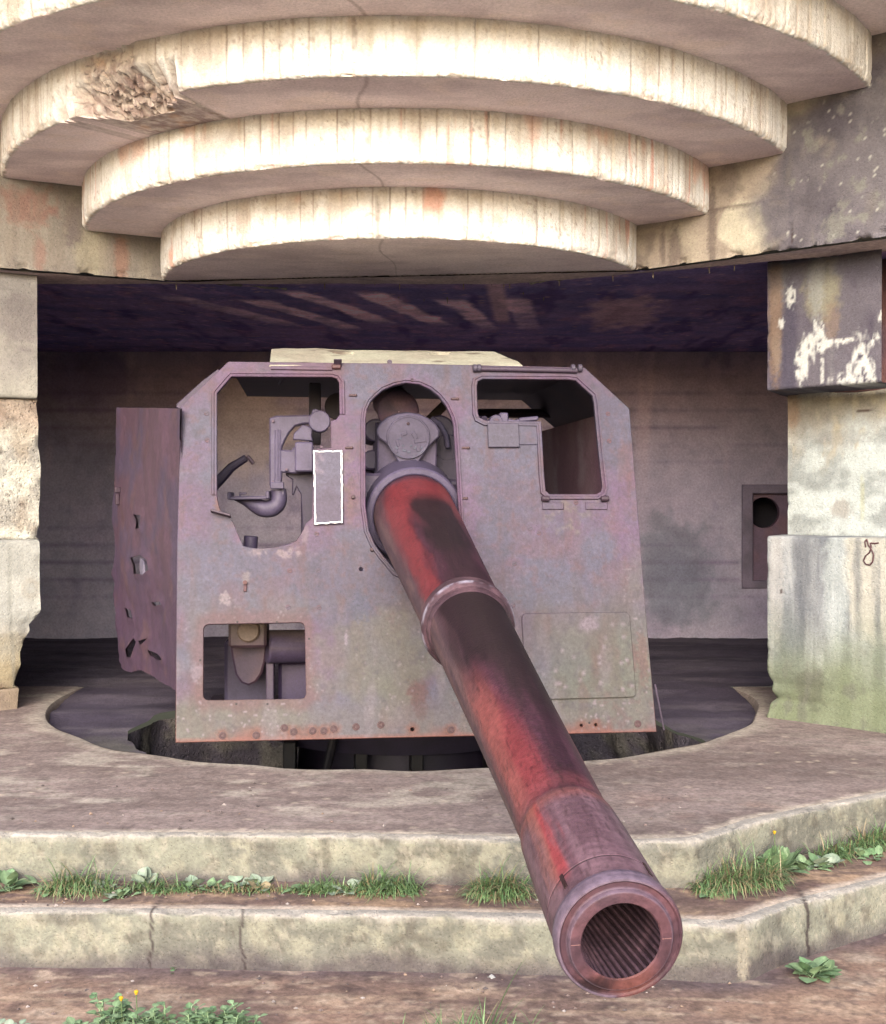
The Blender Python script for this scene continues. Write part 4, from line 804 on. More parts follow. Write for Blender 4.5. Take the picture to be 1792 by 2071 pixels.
# slotted screws and bolts in the plate
bolts=[(586,1154,0),(644,1154,0),(640,1080,0),(583,1228,0),(645,1229,0),(1072,1068,0),(1090,1078,0),(1040,1140,0),(1037,1224,0),(752,1112,1),(714,1006,1),(706,906,2),(942,906,2),(714,800,2),(920,807,2),(938,1008,2),(788,732,0),(1077,891,0),(1230,837,0),(1232,892,0),(1165,1016,0),(418,836,0),(419,890,0),(833,770,1),
 (594,1480,3),(632,1478,3),(655,1478,3),(518,1487,3),(575,1472,3),(675,1474,3),(912,1476,3),(450,1488,3),(720,1470,3),(770,1466,3),(1290,1464,3),(560,1258,4),(480,1258,4),(405,1335,4),(478,1424,4),(541,1424,4),(625,1292,4),(1192,1462,4)]
for px,py,k in bolts:
    mb=MB(); C_=shp(px,py)
    if k==0:
        u_,v_=sh(px,py); cyl(mb,C_-sn*.002,C_+sn*.0025,.014,None,lambda P:mix((.27,.14,.16),(.22,.19,.24),sm(.4,.6,fbm(P,40,2,880))),16,.001); box(mb,C_+sn*.0025,(.011,.0012,.0008),(.06,.04,.05),ax=(unit(gx+sv*.4),unit(sv-gx*.4),sn),bev=.0003)
    elif k==1: cyl(mb,C_-sn*.002,C_+sn*.016,.011,None,(.16,.09,.09),6,.002)
    elif k==2: box(mb,C_+sn*.004,(.022,.006,.005),(.22,.12,.11),ax=(gx,sv,sn),bev=.003); cyl(mb,C_+gx*.012,C_+gx*.012+sn*.013,.007,None,(.24,.14,.12),8,.002)
    elif k==3: lathe(mb,[(.0,.020),(.003,.019),(.004,.012),(.002,.009)],C_,sn,14,(.20,.10,.09),caps=True,up=(1,0,0))
    else: cyl(mb,C_-sn*.002,C_+sn*.0012,.006,None,(.03,.02,.03),10,.0005)
    sub(mb,('screw','bolt','clip','rivet','drilled_hole')[k])
# crown: sloping roof front plate, roof, right side armour, bent left side
def quadp(mb,pts,th,nrm,paint,sp=.04):
    o=np.array(pts[0]);u=unit(np.array(pts[1])-o);w_=unit(nrm);v_=np.cross(w_,u);fr_=Frame(o,u,v_,w_);q=[(float((np.array(p)-o)@u),float((np.array(p)-o)@v_)) for p in pts]
    slab(mb,fr_,q,[],-th,0,sp,paint,bev=.002)
def pdarkplate(P): return mix((.10,.075,.12),(.15,.10,.13),sm(.4,.62,fbm(P,(4,4,4),4,890)))
def pcrown(P):
    c=mix((1.,1.,.86),(.85,.80,.70),sm(.42,.62,fbm(P,(4,4,9),5,891))); c=mix(c,(.20,.12,.11),sm(.60,.72,fbm(P,(5,9,9),4,892))*.8); return c
RB=2.05
top=[shp(462,731),shp(1182,743)]; kn=[shp(366,822),shp(1273,826)]; lo=[shp(355,1502),shp(1328,1480)]
cr=[(545,737),(1057,740)]; a=shp(*cr[0],-.01);b=shp(*cr[1],-.01)
zc=.965*1.03; up_=[ond(549,706,7.38),ond(640,704,7.40),ond(720,708,7.40),ond(860,709,7.42),ond(1000,711,7.44),]
mb=MB(); o_=a; u_=unit(b-a); mid_=ond(800,708,7.41); v0=mid_-a; v0-=u_*(v0@u_); v_=unit(v0); w_=np.cross(u_,v_); w_=w_ if w_[2]>0 else -w_
fr_=Frame(o_,u_,v_,w_)
def crp(px,py): p=onplane(px,py,o_,w_)-o_; return (float(p@u_),float(p@v_))
edge_=[(549,706),(575,704),(600,705),(640,704),(670,706),(700,708),(760,708),(800,709),(860,709),(900,711),(960,710),(1000,711),(1030,724),(1048,731),(1057,739)]
oc=[crp(*p) for p in [(545,738)]+edge_]
h1=[crp(*p) for p in ((668,711),(690,711),(716,713),(716,716),(690,717),(676,715))]; h2=[crp(*p) for p in ((866,714),(888,712),(912,713),(908,717),(880,718),(870,717))]
if np.cross(fr_.u,fr_.v)@fr_.w<0: pass
slab(mb,fr_,oc,[h1,h2],-.02,0,.02,pcrown,bev=.002); mb.build('roof_front_plate',M_CROWN,gun)
mb=MB(); back=gy*RB
quadp(mb,[top[0]-sn*.0,top[1],top[1]+back,top[0]+back],.015,gz,pdarkplate,.1)
quadp(mb,[top[1],kn[1],kn[1]+back*.95,top[1]+back],.015,unit(np.cross(kn[1]-top[1],back)*-1 if np.cross(kn[1]-top[1],back)[2]<0 else np.cross(kn[1]-top[1],back)),pdarkplate,.1)
mb.build('shield_roof',M_STEEL,gun)
mb=MB(); back2=gy*2.5-gx*.30
def pside(P): 
    c=mix((.55,.33,.36),(.80,.62,.55),sm(.45,.65,fbm(P,(4,4,2),4,893))); return mix(c,(1,.95,.85),sm(.55,.68,fbm(P,(5,5,4),4,894))*.7)
ins=-gx*.03+gy*.03; quadp(mb,[kn[1]+ins,lo[1]+gz*.04+ins,lo[1]+back2+gz*.3,kn[1]+back2],.015,gx,pside,.05); mb.build('side_plate',M_STEEL,gun)['label']='straight right side plate'
# torn flap at the upper left corner
mb=MB(); slab(mb,SH,[sh(*p) for p in ((355,820),(359,812),(408,767),(440,743),(446,748),(416,775),(372,818),(366,826))],[],-.05,-.028,.03,lambda P:full(P,(.16,.12,.18)),bev=.003); quadp(mb,[shp(356,818,-.03),shp(415,765,-.03),shp(415,765,-.03)+gy*.5,shp(356,818,-.03)+gy*.5],.01,unit(gz-gx*.8),lambda P:full(P,(.13,.10,.15)),.05); mb.build('corner_flap',M_STEEL,gun)
# bent left side plate, ragged and holed
SP0=shp(362,1000)+np.array([0,.03,0]); SP1=ond(229,1000,8.0); su=unit(SP1-SP0); su[2]=0; su=unit(su); spn=np.array([su[1],-su[0],0]); spn=spn if spn[1]<0 else -spn; SPf=Frame(SP0,su,(0,0,1),spn)
def spq(px,py): p=onplane(px,py,SP0,spn)-SP0; return (float(p@su),float(p[2]))
rag=[(233,824),(364,826),(364,1000),(362,1200),(358,1398),(345,1390),(320,1378),(300,1362),(285,1355),(270,1360),(250,1352),(243,1335),(240,1300),(236,1270),(238,1240),(228,1200),(231,1180),(224,1160),(232,1120),(230,1090),(224,1045),(228,1010),(230,960),(231,900)]
sph=[[(276,1040),(293,1042),(290,1068),(281,1070),(282,1052)],[(272,1128),(290,1122),(302,1132),(305,1152),(296,1162),(280,1160),(279,1140)],[(258,1228),(268,1235),(272,1252),(262,1248)],[(306,1218),(322,1216),(326,1222),(312,1226)],[(286,1296),(300,1290),(290,1304)],[(264,1312),(276,1290),(280,1298),(272,1330),(266,1328)],[(300,1314),(318,1322),(330,1334),(320,1336),(306,1326)]]
def psp(P):
    c=mix((.27,.17,.21),(.21,.17,.25),sm(.42,.6,fbm(P,(3.5,3.5,3.5),5,900))); lo_=sm(-.1,-.7,P[:,2]+(fbm(P,(3,3,3),3,901)-.5)*.4); c=mix(c,(.20,.12,.19),lo_*.8); c=mix(c,(.32,.20,.18),sm(.58,.7,fbm(P,(8,8,8),4,902))*.6); 
    c=mix(c,(.40,.08,.08),blob(P,onplane(286,1120,SP0,spn),.02,.02,903)*.8); return c
ro=[spq(*p) for p in rag]; ro=[tuple(x) for x in densify(ro,.03)]; ro=[(x+random.uniform(-.008,.008) if x>.3 else x,y) for x,y in ro]
mb=MB(); holes_=[[spq(*p) for p in h] for h in sph]
v,f,_=cdt(ro,holes_,.022); W=SPf(v[:,0],v[:,1],0); 
dh=np.min([dist_seg(v,h) for h in holes_],0); W=W+spn*((fbm(W,(1.6,1.6,1.6),3,904)-.5)*.07*sm(.0,.3,v[:,0])+(fbm(W,(9,9,9),4,906)-.5)*.018+np.exp(-(dh/.03)**2)*.012-.0*dh)[:,None]
mb.addq(W,[],f,psp(W)); mb.addq(W-spn*.012,[],f[:,::-1],psp(W)*.6)
mb.build('bent_side_plate',M_STEEL,gun)['label']='buckled left side plate torn along its edge and holed'
# pale metal tongue bent through the biggest hole
mb=MB(); C_=onplane(291,1148,SP0,spn); slab(mb,Frame(C_,su,(0,0,1),spn),[(x*.9,y*.9) for x,y in ((-.06,-.05),(-.02,-.065),(.035,-.05),(.055,.0),(.05,.06),(-.01,.055),(-.05,.03))],[],.004,.014,.02,lambda P:mix((.62,.68,.70),(.42,.46,.50),sm(.4,.6,fbm(P,20,3,905))),bev=.003); mb.build('torn_tongue',M_STEEL,gun)
mb=MB(); C_=onplane(242,1010,SP0,spn)+spn*.015; box(mb,C_,(.02,.012,.035),(.16,.10,.13),ax=(su,spn,gz)); box(mb,C_+gz*.06-su*.01,(.014,.018,.02),(.15,.10,.13),ax=(su,spn,gz)); mb.build('hinge_lug',M_STEEL,gun)
# back frame bars seen through the windows
DK=(.060,.045,.085)
def pk(c1=(.20,.18,.26),c2=(.15,.13,.20),s=910,f_=8): return lambda P:mix(c1,c2,sm(.4,.6,fbm(P,(f_,f_,f_),4,s)))
mb=MB(); A=ond(960,836,8.6);B=ond(1135,836,8.75); tube(mb,[A,B],.032,DK,8); mb.build('rear_frame_bar',M_DARK,gun)
mb=MB(); a=ond(637,775,7.6);b=ond(637,900,7.6); box(mb,(a+b)/2,(.036,.03,(a[2]-b[2])/2),DK,ax=(gx,gy,gz)); mb.build('roof_post',M_DARK,gun)
mb=MB(); cyl(mb,ond(684,822,7.7),ond(684,822,7.9),.085,None,DK,20); mb.build('post_boss',M_DARK,gun)
# ---- cradle and recuperator in the port
mb=MB(); cb=BB+AX*.0
lathe(mb,[(-.015,.228),(-.02,.236),(-.018,.262),(-.008,.270),(.35,.275)],cb,AX,96,pk((.21,.19,.27),(.17,.15,.23),911)); mb.build('cradle_ring',M_DARK,gun,angle=30)
mb=MB(); box(mb,ond(842,1120,7.25),(.30,.30,.42),pk((.16,.14,.20),(.12,.10,.15),912),ax=(gx,AX,np.cross(gx,AX)),bev=.02); box(mb,ond(765,985,7.15),(.12,.2,.075),pk((.20,.17,.24),(.16,.13,.19),913),ax=(gx,gy,gz),bev=.015); mb.build('cradle_body',M_DARK,gun)
RC=ond(826,886,7.05); rdir=unit(AX*1.0); rn=-rdir
ru=gx; rv_=np.cross(ru,rn); rv_=rv_ if rv_[2]>0 else -rv_; RF=Frame(RC,ru,rv_,rn)
def rf(px,py,w=0): p=onplane(px,py,RC+rn*w,rn)-RC; return (float(p@ru),float(p@rv_))
mb=MB(); box(mb,RF(rf(825,915)[0],rf(825,915)[1]-.02,-.30),(.172,.25,.16),pk((.20,.18,.25),(.17,.15,.22),914),ax=(ru,rn,rv_),bev=.008); mb.build('recuperator_block',M_DARK,gun)
pl=[(763,868),(770,856),(784,845),(803,838),(825,835),(848,838),(868,847),(882,858),(889,870),(888,884),(876,895),(866,906),(856,922),(850,930),(846,936),(806,936),(800,926),(790,910),(780,896),(766,886),(762,876)]
mb=MB(); slab(mb,RF,[rf(*p) for p in pl],[],-.06,.004,.02,pk((.215,.205,.275),(.185,.17,.24),915),bev=.008); rp=mb.build('recuperator_flange',M_DARK,gun)
dcx,dcy=rf(825.5,884)
def pdisc(P):
    c=mix((.225,.215,.28),(.18,.17,.23),sm(.42,.6,fbm(P,(9,9,9),4,916))); D=RF(dcx,dcy); d=(P-D)@rv_; return mix(c,(.30,.36,.38),sm(-.05,-.11,d)*sm(.5,.6,fbm(P,(30,30,30),3,917))*.7)
mb=MB(); DC=RF(dcx,dcy,.004); lathe(mb,[(-.002,.124),(.010,.124),(.014,.121),(.014,.115),(.011,.112),(.011,.09),(.011,.06),(.011,.03),(.011,.002)],DC,rn,64,pdisc,up=tuple(rv_)); 
for (px,py,rx,ry,an) in ((817,877,.018,.009,20),(838,880,.012,.02,30),(849,890,.034,.012,8),(804,895,.009,.02,10),(846,905,.012,.02,-8),(800,912,.008,.012,40)):
    q=rf(px,py); an=R(an); u2=ru*math.cos(an)+rv_*math.sin(an); box(mb,RF(*q,.0165),(rx,ry,.0035),(.19,.18,.24),ax=(u2,np.cross(rn,u2),rn),bev=.003)
for k in range(9):
    q=R(190+((k*83)%150)); rq=.045+.055*((k*37)%10)/10; box(mb,DC+(ru*math.cos(q)+rv_*math.sin(q))*rq+rn*.0115,(.006+.006*((k*7)%3)/2,.006,.003),(.22,.26,.30),ax=(ru*math.cos(q+1.57)+rv_*math.sin(q+1.57),ru*math.cos(q)+rv_*math.sin(q),rn),bev=.003)
cyl(mb,RF(*rf(825,856),.012),RF(*rf(825,856),.022),.009,None,(.10,.05,.06),10)
o=mb.build('cover_disc',M_DARK); o.parent=rp
mb=MB(); a=ond(806,832,7.35); lathe(mb,[(-.024,.004),(-.022,.05),(0,.105),(.01,.118),(.02,.124),(.06,.124),(.07,.115),(.7,.118)],a,rdir,40,pk((.60,.38,.42),(.36,.26,.34),918)); mb.build('recoil_cylinder',M_DARK,gun)
mb=MB(); a=ond(880,850,7.6)
for k,(px,py,r) in enumerate(((890,870,.09),(905,905,.085),(760,870,.07),(900,950,.10),(752,930,.06))): cyl(mb,ond(px,py,7.35),ond(px,py,7.35)+gy*.5,r,None,(.085,.07,.13),20,.01)
tube(mb,[ond(x,y,7.3) for x,y in ((872,846),(890,858),(902,880),(906,905))],.016,(.13,.12,.20),8)
box(mb,ond(900,990,7.35),(.12,.2,.05),(.10,.085,.15),ax=(gx,gy,gz)); box(mb,ond(905,1040,7.45),(.14,.25,.10),(.085,.07,.13),ax=(gx,gy,gz)); box(mb,ond(757,1050,7.4),(.1,.2,.15),(.10,.08,.13),ax=(gx,gy,gz)); mb.build('carriage_fittings',M_DARK,gun)
mb=MB(); box(mb,ond(905,813,8.2),(.03,.03,.2),(.2,.16,.13),ax=(unit(gx-gz),gy,unit(gx+gz))); mb.build('rear_bracket',M_DARK,gun)
# ---- sight gear in the left window
SGc=pk((.22,.20,.29),(.175,.155,.235),920,14)
dS=7.15; Z=lambda px,py,d=dS:ond(px,py,d)
sg=MB(); FS=Frame(Z(600,940),gx,gz,-gy)
def fs(px,py): p=onplane(px,py,FS.o,gy)-FS.o; return (float(p@gx),float(p@gz))
slab(sg,FS,[fs(*p) for p in ((545,846),(560,841),(625,840),(640,834),(655,838),(656,850),(640,856),(612,858),(597,862),(585,876),(577,890),(571,905),(571,910),(590,911),(593,905),(635,905),(640,958),(600,958),(571,956),(569,990),(573,1000),(573,989),(549,989),(545,980))],[],-.05,.03,.03,SGc,bev=.008)
sgo=sg.build('sight_bracket',M_DARK,gun)
mb=MB()
for px in (557,562,567): tube(mb,[Z(px,870)-gy*.04,Z(px,972)-gy*.04],.0055,SGc,8)
box(mb,Z(561,982)-gy*.03,(.038,.05,.02),SGc,ax=(gx,gy,gz),bev=.004); o=mb.build('sight_rail',M_DARK,None); o.parent=sgo
mb=MB(); cyl(mb,Z(646,854)-gy*.09,Z(646,854)+gy*.05,.062,None,SGc,28,.006); cyl(mb,Z(638,836)-gy*.06,Z(638,836)+gy*.03,.022,None,SGc,16,.004)
slab(mb,Frame(Z(600,880)-gy*.05,gx,gz,-gy),[tuple(np.array(fs(*p))-np.array(fs(600,880))) for p in ((594,878),(612,860),(634,866),(630,882),(633,893),(593,890))],[],-.05,.0,.03,SGc,bev=.006)
box(mb,Z(615,925)+gy*.0-gy*.04,(.052,.05,.085),SGc,ax=(gx,gy,gz),bev=.008); o=mb.build('sight_head',M_DARK,None); o.parent=sgo
mb=MB(); ang=np.linspace(0,1,24); pp=[Z(563,990),Z(565,1008),Z(561,1020),Z(550,1028),Z(535,1030),Z(515,1023),Z(495,1013),Z(475,1009)]; pp=np.array(pp); ts=np.linspace(0,7,36); sp_=np.stack([np.interp(ts,range(8),pp[:,k]) for k in range(3)],1); sp_=smooth(sp_,4); tube(mb,sp_,np.interp(ts,[0,3,4.5,7],[.045,.052,.048,.010]),SGc,16); mb.build('elbow_pipe',M_DARK,gun)
mb=MB(); box(mb,Z(507,1007)-gy*.02,(.115,.06,.010),SGc,ax=(unit(gx+gz*.02),gy,gz)); box(mb,Z(467,1003)-gy*.02,(.010,.06,.022),SGc); box(mb,Z(544,1001)-gy*.02,(.010,.06,.022),SGc); tube(mb,[Z(486,1004),Z(486,995)],.006,SGc,8); box(mb,Z(492,998),(.02,.01,.006),SGc); mb.build('instrument_tray',M_DARK,gun)
mb=MB(); slab(mb,Frame(Z(600,980)+gy*.03,gx,gz,-gy),[tuple(np.array(fs(*p))-np.array(fs(600,980))) for p in ((590,955),(634,955),(636,1065),(612,1075),(608,1000),(600,985),(594,1002),(590,1000),(591,970),(578,961),(578,955))],[],-.06,.0,.03,lambda P:full(P,(.075,.06,.11)),bev=.006); mb.build('stay_plate',M_DARK,gun)
mb=MB(); box(mb,Z(621,1040,7.25),(.035,.04,.17),(.06,.05,.085),ax=(gx,gy,gz)); mb.build('upright_channel',M_DARK,gun)
mb=MB(); pts=[Z(430,985,7.4),Z(445,970,7.4),Z(468,945,7.4),Z(498,926,7.4)]; tube(mb,pts,[.034,.032,.028,.022],(.085,.065,.12),10); cyl(mb,Z(500,922,7.4),Z(513,938,7.4),.012,None,(.2,.14,.17),8); mb.build('hand_lever',M_DARK,gun)
for px,py in ((553,853),(553,975),(600,918),(632,950),(580,950),(650,905)):
    mb=MB(); cyl(mb,Z(px,py)-gy*.03,Z(px,py)-gy*.062,.009,None,(.30,.22,.26),6,.002); o=mb.build('bolt_head',M_DARK,None); o.parent=sgo
mb=MB(); cyl(mb,Z(508,1084,7.0),Z(506,1112,7.0),.040,None,(.12,.10,.17),20,.004); mb.build('socket_tube',M_DARK,gun)
mb=MB(); tube(mb,[Z(571,765,7.2),Z(564,778,7.2)],.007,(.35,.32,.36),8); mb.build('roof_hook',M_DARK,gun)
# ---- fittings in the right window
mb=MB(); q=Z(1001,853,6.98); cyl(mb,q-gy*.05,q+gy*.04,.036,None,SGc,24,.004); cyl(mb,q-gy*.055,q-gy*.045,.016,None,(.22,.15,.18),12,.002); box(mb,Z(1018,846,7.0),(.024,.03,.03),SGc,ax=(gx,gy,gz)); tube(mb,[Z(980,848,7.05),Z(970,848,7.1)],.02,(.10,.08,.13),10); tube(mb,[Z(1022,850,7.0),Z(1040,853,7.0),Z(1065,851,7.02)],[.012,.010,.016],SGc,10)
box(mb,Z(1068,848,7.02),(.055,.03,.012),SGc,ax=(unit(gx+gz*.1),gy,gz)); mb.build('range_fitting',M_DARK,gun)
# ---- carriage seen through the lower window
dC=7.0
def pdrum(P): 
    c=mix((.13,.09,.14),(.17,.10,.12),sm(.4,.6,fbm(P,(6,6,6),4,930))); return mix(c,(.42,.36,.26),sm(.3,.6,fbm(P,(9,9,9),3,931))*sm(-.82,-.70,P[:,2]))
mb=MB(); slab(mb,Frame(Z(505,1330,dC),gx,gz,-gy),[tuple(np.array(onplane(x,y,Z(505,1330,dC),gy)-Z(505,1330,dC))@np.array([gx,gz]).T) for x,y in ((463,1255),(541,1255),(541,1300),(536,1340),(530,1362),(518,1380),(503,1387),(488,1382),(476,1365),(470,1335),(464,1300))],[],-.3,.0,.03,pdrum,bev=.012)
box(mb,Z(502,1280,dC-.08),(.105,.08,.075),pdrum,ax=(gx,gy,gz),bev=.015); mb.build('elevating_gear_case',M_DARK,gun)
mb=MB(); cyl(mb,Z(502,1276,dC-.19),Z(502,1276,dC-.16),.062,None,(.42,.33,.2),28,.008); mb.build('gear_cap',M_DARK,gun)
mb=MB(); cyl(mb,Z(538,1308,dC),Z(680,1306,dC+.15),.095,None,lambda P:mix(mix((.19,.16,.25),(.15,.12,.19),sm(.4,.6,fbm(P,(8,8,8),3,932))),(.38,.32,.25),sm(-.84,-.78,P[:,2])*sm(.35,.55,fbm(P,(12,12,12),3,933))),32,.01); mb.build('cross_shaft',M_DARK,gun)
mb=MB(); box(mb,Z(504,1380,dC+.42),(.14,.12,.27),pk((.17,.16,.25),(.13,.11,.18),934),ax=(gx,gy,gz),bev=.02); box(mb,Z(547,1378,dC+.1),(.022,.1,.17),pk((.22,.18,.22),(.16,.13,.19),935),ax=(gx,gy,gz)); box(mb,Z(602,1385,dC+.25),(.11,.1,.15),pk((.13,.10,.20),(.11,.08,.15),936),ax=(gx,gy,gz),bev=.02); mb.build('trunnion_frame',M_DARK,gun)
# pedestal in the pit
mb=MB(); lathe(mb,[(0,1.15),(.1,1.15),(.14,.95),(.5,.8),(1.3,.72),(1.34,.95),(1.46,.98),(1.5,.8)],(PV[0],PV[1]-.1,-2.9),(0,0,1),64,pk((.07,.055,.10),(.05,.04,.07),940),up=(1,0,0),caps=True); mb.build('pedestal',M_DARK,gun)
mb=MB()
for k,x in enumerate((-1.0,-.55,-.2,.3,.62)): box(mb,(x,8.1,-1.95),(.04,.35,.45),(.012,.01,.015),ax=(gx,gy,gz))
box(mb,(-.25,7.35,-1.25),(1.15,.5,.05),(.09,.07,.12),ax=(gx,gy,gz)); box(mb,(-.25,7.9,-.55),(.5,.35,.75),(.12,.10,.16),ax=(gx,gy,gz),bev=.05); tube(mb,[(-.65,7.6,-1.35),(-.85,7.7,-2.2)],.03,(.02,.016,.025),10); mb.build('carriage_base',M_DARK,gun)
mb=MB(); tube(mb,[lo[1]+gy*.03+gz*.25,lo[1]+gy*.05-gz*.0+gx*.055],.005,(.2,.17,.2),6); mb.build('loose_rod',M_DARK,gun)
# ------------------------------------------------------------------ plants
def blade_mesh(mb,base,L,az,lean,curl,w_,col):
    n=6; d=np.array([math.cos(az),math.sin(az),0]); side=np.array([-d[1],d[0],0]); p=np.array(base,float); P=[]
    th=lean
    for i in range(n+1):
        ww=w_*(1-(i/n)**1.6)*.5+.0002; P+= [p-side*ww,p+side*ww]; dirv=d*math.sin(th)+gz*math.cos(th); p=p+dirv*L/n; th+=curl/n
    P=np.array(P); P[:,2]=np.maximum(P[:,2],base[2]+.002); Q=[(2*i,2*i+1,2*i+3,2*i+2) for i in range(n)]; mb.add(P,Q,full(P,col)*np.linspace(.7,1.15,n+1).repeat(2)[:,None]*1.0)
def rc(a,b): t=random.random(); k=random.uniform(.8,1.2); return [(x+(y-x)*t)*k for x,y in zip(a,b)]
def leaf(mb,base,L,wd,az,el,col,curl=.6,lob=0):
    d=np.array([math.cos(az)*math.cos(el),math.sin(az)*math.cos(el),math.sin(el)]); side=np.array([-math.sin(az),math.cos(az),0]); up=np.cross(side,d)*-1; up=up if up[2]>0 else -up
    n=8; P=[];C=[]; st=L*.35
    for i in range(n+1):
        t=i/n; c=np.array(base)+d*(st+t*L)-gz*curl*L*(t**2)*.5; ww=wd*math.sin(math.pi*min(1,t**.75*.97+.02))**.8*(1+lob*math.sin(t*22))
        for k in (-1,-.5,0,.5,1): P.append(c+side*ww*k+up*(abs(k)*ww*.14)); C.append(np.array(col)*(1.25 if k==0 else 1-.08*abs(k)))
    P=np.array(P);P[:,2]=np.maximum(P[:,2],base[2]+.001+P[:,2]*0); mb.add(P,gridfaces(n+1,5),np.array(C)); tube(mb,[np.array(base),np.array(base)+d*st*.5,np.array(base)+d*st],.0018,[c*.9+.02 for c in col],5)
G1,G2=(.12,.24,.08),(.24,.40,.16); DRY=((.34,.29,.15),(.42,.36,.20)); LF=((.16,.30,.13),(.30,.46,.23)); PALE=((.27,.38,.25),(.42,.52,.36))
def grass(px0,px1,py,zb,nb,hmin,hmax,label,dry=.15,dep=.05,group='grass tufts growing along the step'):
    A=onz(px0,py[0],zb);B=onz(px1,py[1],zb); mb=MB()
    for i in range(int(nb*2.2)):
        t=random.betavariate(1.4,1.4); p=A+(B-A)*t; p=p+np.array([random.gauss(0,.01),random.uniform(-dep,dep*.3),0]); dr_=random.random()<dry
        blade_mesh(mb,p,1.25*random.uniform(hmin*.7,hmax)*(1-.35*abs(2*t-1)),random.uniform(0,6.28) if random.random()<.6 else random.uniform(-2.6,-.5),random.uniform(.05,1.1),random.uniform(.6,3.4),random.uniform(.003,.0065),rc(*DRY) if dr_ else rc(G1,G2))
    
    for i in range(int(nb*.09)):
        t=random.random(); p=A+(B-A)*t+np.array([0,random.uniform(-dep*1.3,0),0]); L=random.uniform(.025,.05); leaf(mb,p,L,L*.42,random.uniform(0,6.28),random.uniform(.1,1.),rc(*LF) if random.random()<.7 else rc(*DRY),random.uniform(.1,.6))
    c=(A+B)/2; o=mb.build('grass_tuft',M_LEAF); return tag(o,label,'grass',group)
def weed(px,py,zb,leaves,label,spread=.09,pal=LF,flower=False,upright=.5,lw=.4,size=(.035,.055),group=None,stems=0,hgt=.1):
    b=onz(px,py,zb); mb=MB(); late=[]
    root=empty('weed_plant',b,label,'weed',group)
    for i in range(int(leaves*1.7)):
        L=1.2*random.uniform(*size); az=random.uniform(0,6.28); pos=b+np.array([random.gauss(0,spread*.35),random.gauss(0,.018),0])
        leaf(mb,pos,L,L*lw*random.uniform(.8,1.15),az,random.uniform(.15,1.0)*upright*1.7,rc(*pal),random.uniform(.1,.55))
    for i in range(stems):
        st=MB(); p=b+np.array([random.uniform(-spread,spread),random.uniform(-.05,.05),0]); h=hgt*random.uniform(.6,1.1); q=p+np.array([random.gauss(0,.02),random.gauss(0,.02),h]); tube(st,[p,(p+q)/2+np.array([.006,0,0]),q],.0025,rc(*LF),5)
        late.append(st)
        for k in range(13):
            t=k/13+.06; pos=p+(q-p)*t; L=1.25*random.uniform(*size)*(1-.4*t); leaf(mb,pos,L,L*lw,k*2.4+i,random.uniform(.1,.7),rc(*pal),random.uniform(.2,.8))
    def ch(m,n):
        o=m.build(n,M_LEAF,root); return o
    ch(mb,'leaves')
    for st in late: ch(st,'stem')
    if flower:
        for k in range(1 if flower is True else flower):
            fm=MB(); sm_=MB()
            p=b+np.array([random.uniform(-.04,.06)+k*.06,-.02,0]); h=hgt*1.1+.02*k; tube(sm_,[p,p+gz*h*.5+gx*.004,p+gz*h],.0018,(.12,.2,.07),5)
            lathe(fm,[(0,.003),(.006,.006),(.012,.008),(.015,.003)],p+gz*h,(0,0,1),10,(.75,.50,.03),up=(1,0,0),caps=True)
            ch(fm,'flower');ch(sm_,'flower_stem')
    return root
yb=1783
grass(88,235,(1801,1799),ZT,230,.05,.17,'bushy grass tuft at the far left of the step, half dry',.28)
grass(250,400,(1798,1798),ZT,130,.03,.10,'thin low grass between the round pale leaves at the left')
grass(400,600,(1800,1800),ZT,130,.02,.075,'sparse withered grass behind the crinkled pale leaves',.5)
grass(600,712,(1800,1800),ZT,130,.04,.10,'short green grass left of the last tuft before the bare ledge')
grass(715,850,(1800,1801),ZT,230,.05,.15,'dense green grass tuft with long drooping blades near the ledge centre',.12)
grass(955,1060,(1806,1806),ZT,420,.06,.17,'round mound of tangled grass just left of the barrel',.3,.07)
grass(1405,1575,(1800,1775),ZT,620,.07,.19,'largest tangled grass mound right of the muzzle',.3,.08)
grass(1640,1720,(1741,1724),ZT,170,.05,.14,'grass tuft behind the round leaves near the right edge')
grass(1715,1810,(1724,1696),ZT,240,.06,.17,'grass tuft at the far right end of the ledge')
weed(18,1800,ZT,12,'weed with long pointed leaves at the left edge of the ledge',.05,LF,lw=.35,size=(.05,.075),upright=.7)
weed(215,1804,ZT,7,'pale broad leaf weed beside the bushy left grass tuft',.05,PALE,lw=.5)
weed(240,1815,ZT,10,'low rosette of small green leaves in front of the left grass tuft',.05,LF,size=(.025,.035),lw=.4)
weed(283,1794,ZT,5,'weed with round pale leaves standing against the step',.05,PALE,size=(.045,.06),lw=.55,upright=.9)
weed(385,1798,ZT,7,'weed with scattered pale oval leaves left of the ledge centre',.12,PALE,size=(.035,.05),lw=.5)
weed(500,1794,ZT,10,'weed with large crinkled pale leaves in withered grass',.1,PALE,size=(.045,.065),lw=.45)
weed(700,1806,ZT,5,'small pale weed at the foot of the dense grass tuft',.06,PALE,size=(.035,.05),lw=.45)
weed(1572,1764,ZT,30,'leafy weed with a yellow flower beside the largest grass mound',.06,LF,True,.9,.3,(.06,.09),hgt=.15)
weed(1630,1757,ZT,12,'low weed trailing right from the yellow flowered weed',.08,LF,lw=.35,size=(.04,.06))
weed(1668,1754,ZT,6,'weed with round grey leaves before the right grass tufts',.06,PALE,lw=.5,size=(.04,.055))
weed(1645,1975,ZG,14,'single small weed growing from the cracked paving at lower right',.04,LF,upright=.6,lw=.42,size=(.05,.07))
weed(352,1965,ZG,4,'tiny seedling at the foot of the lower step',.015,LF,size=(.012,.02))
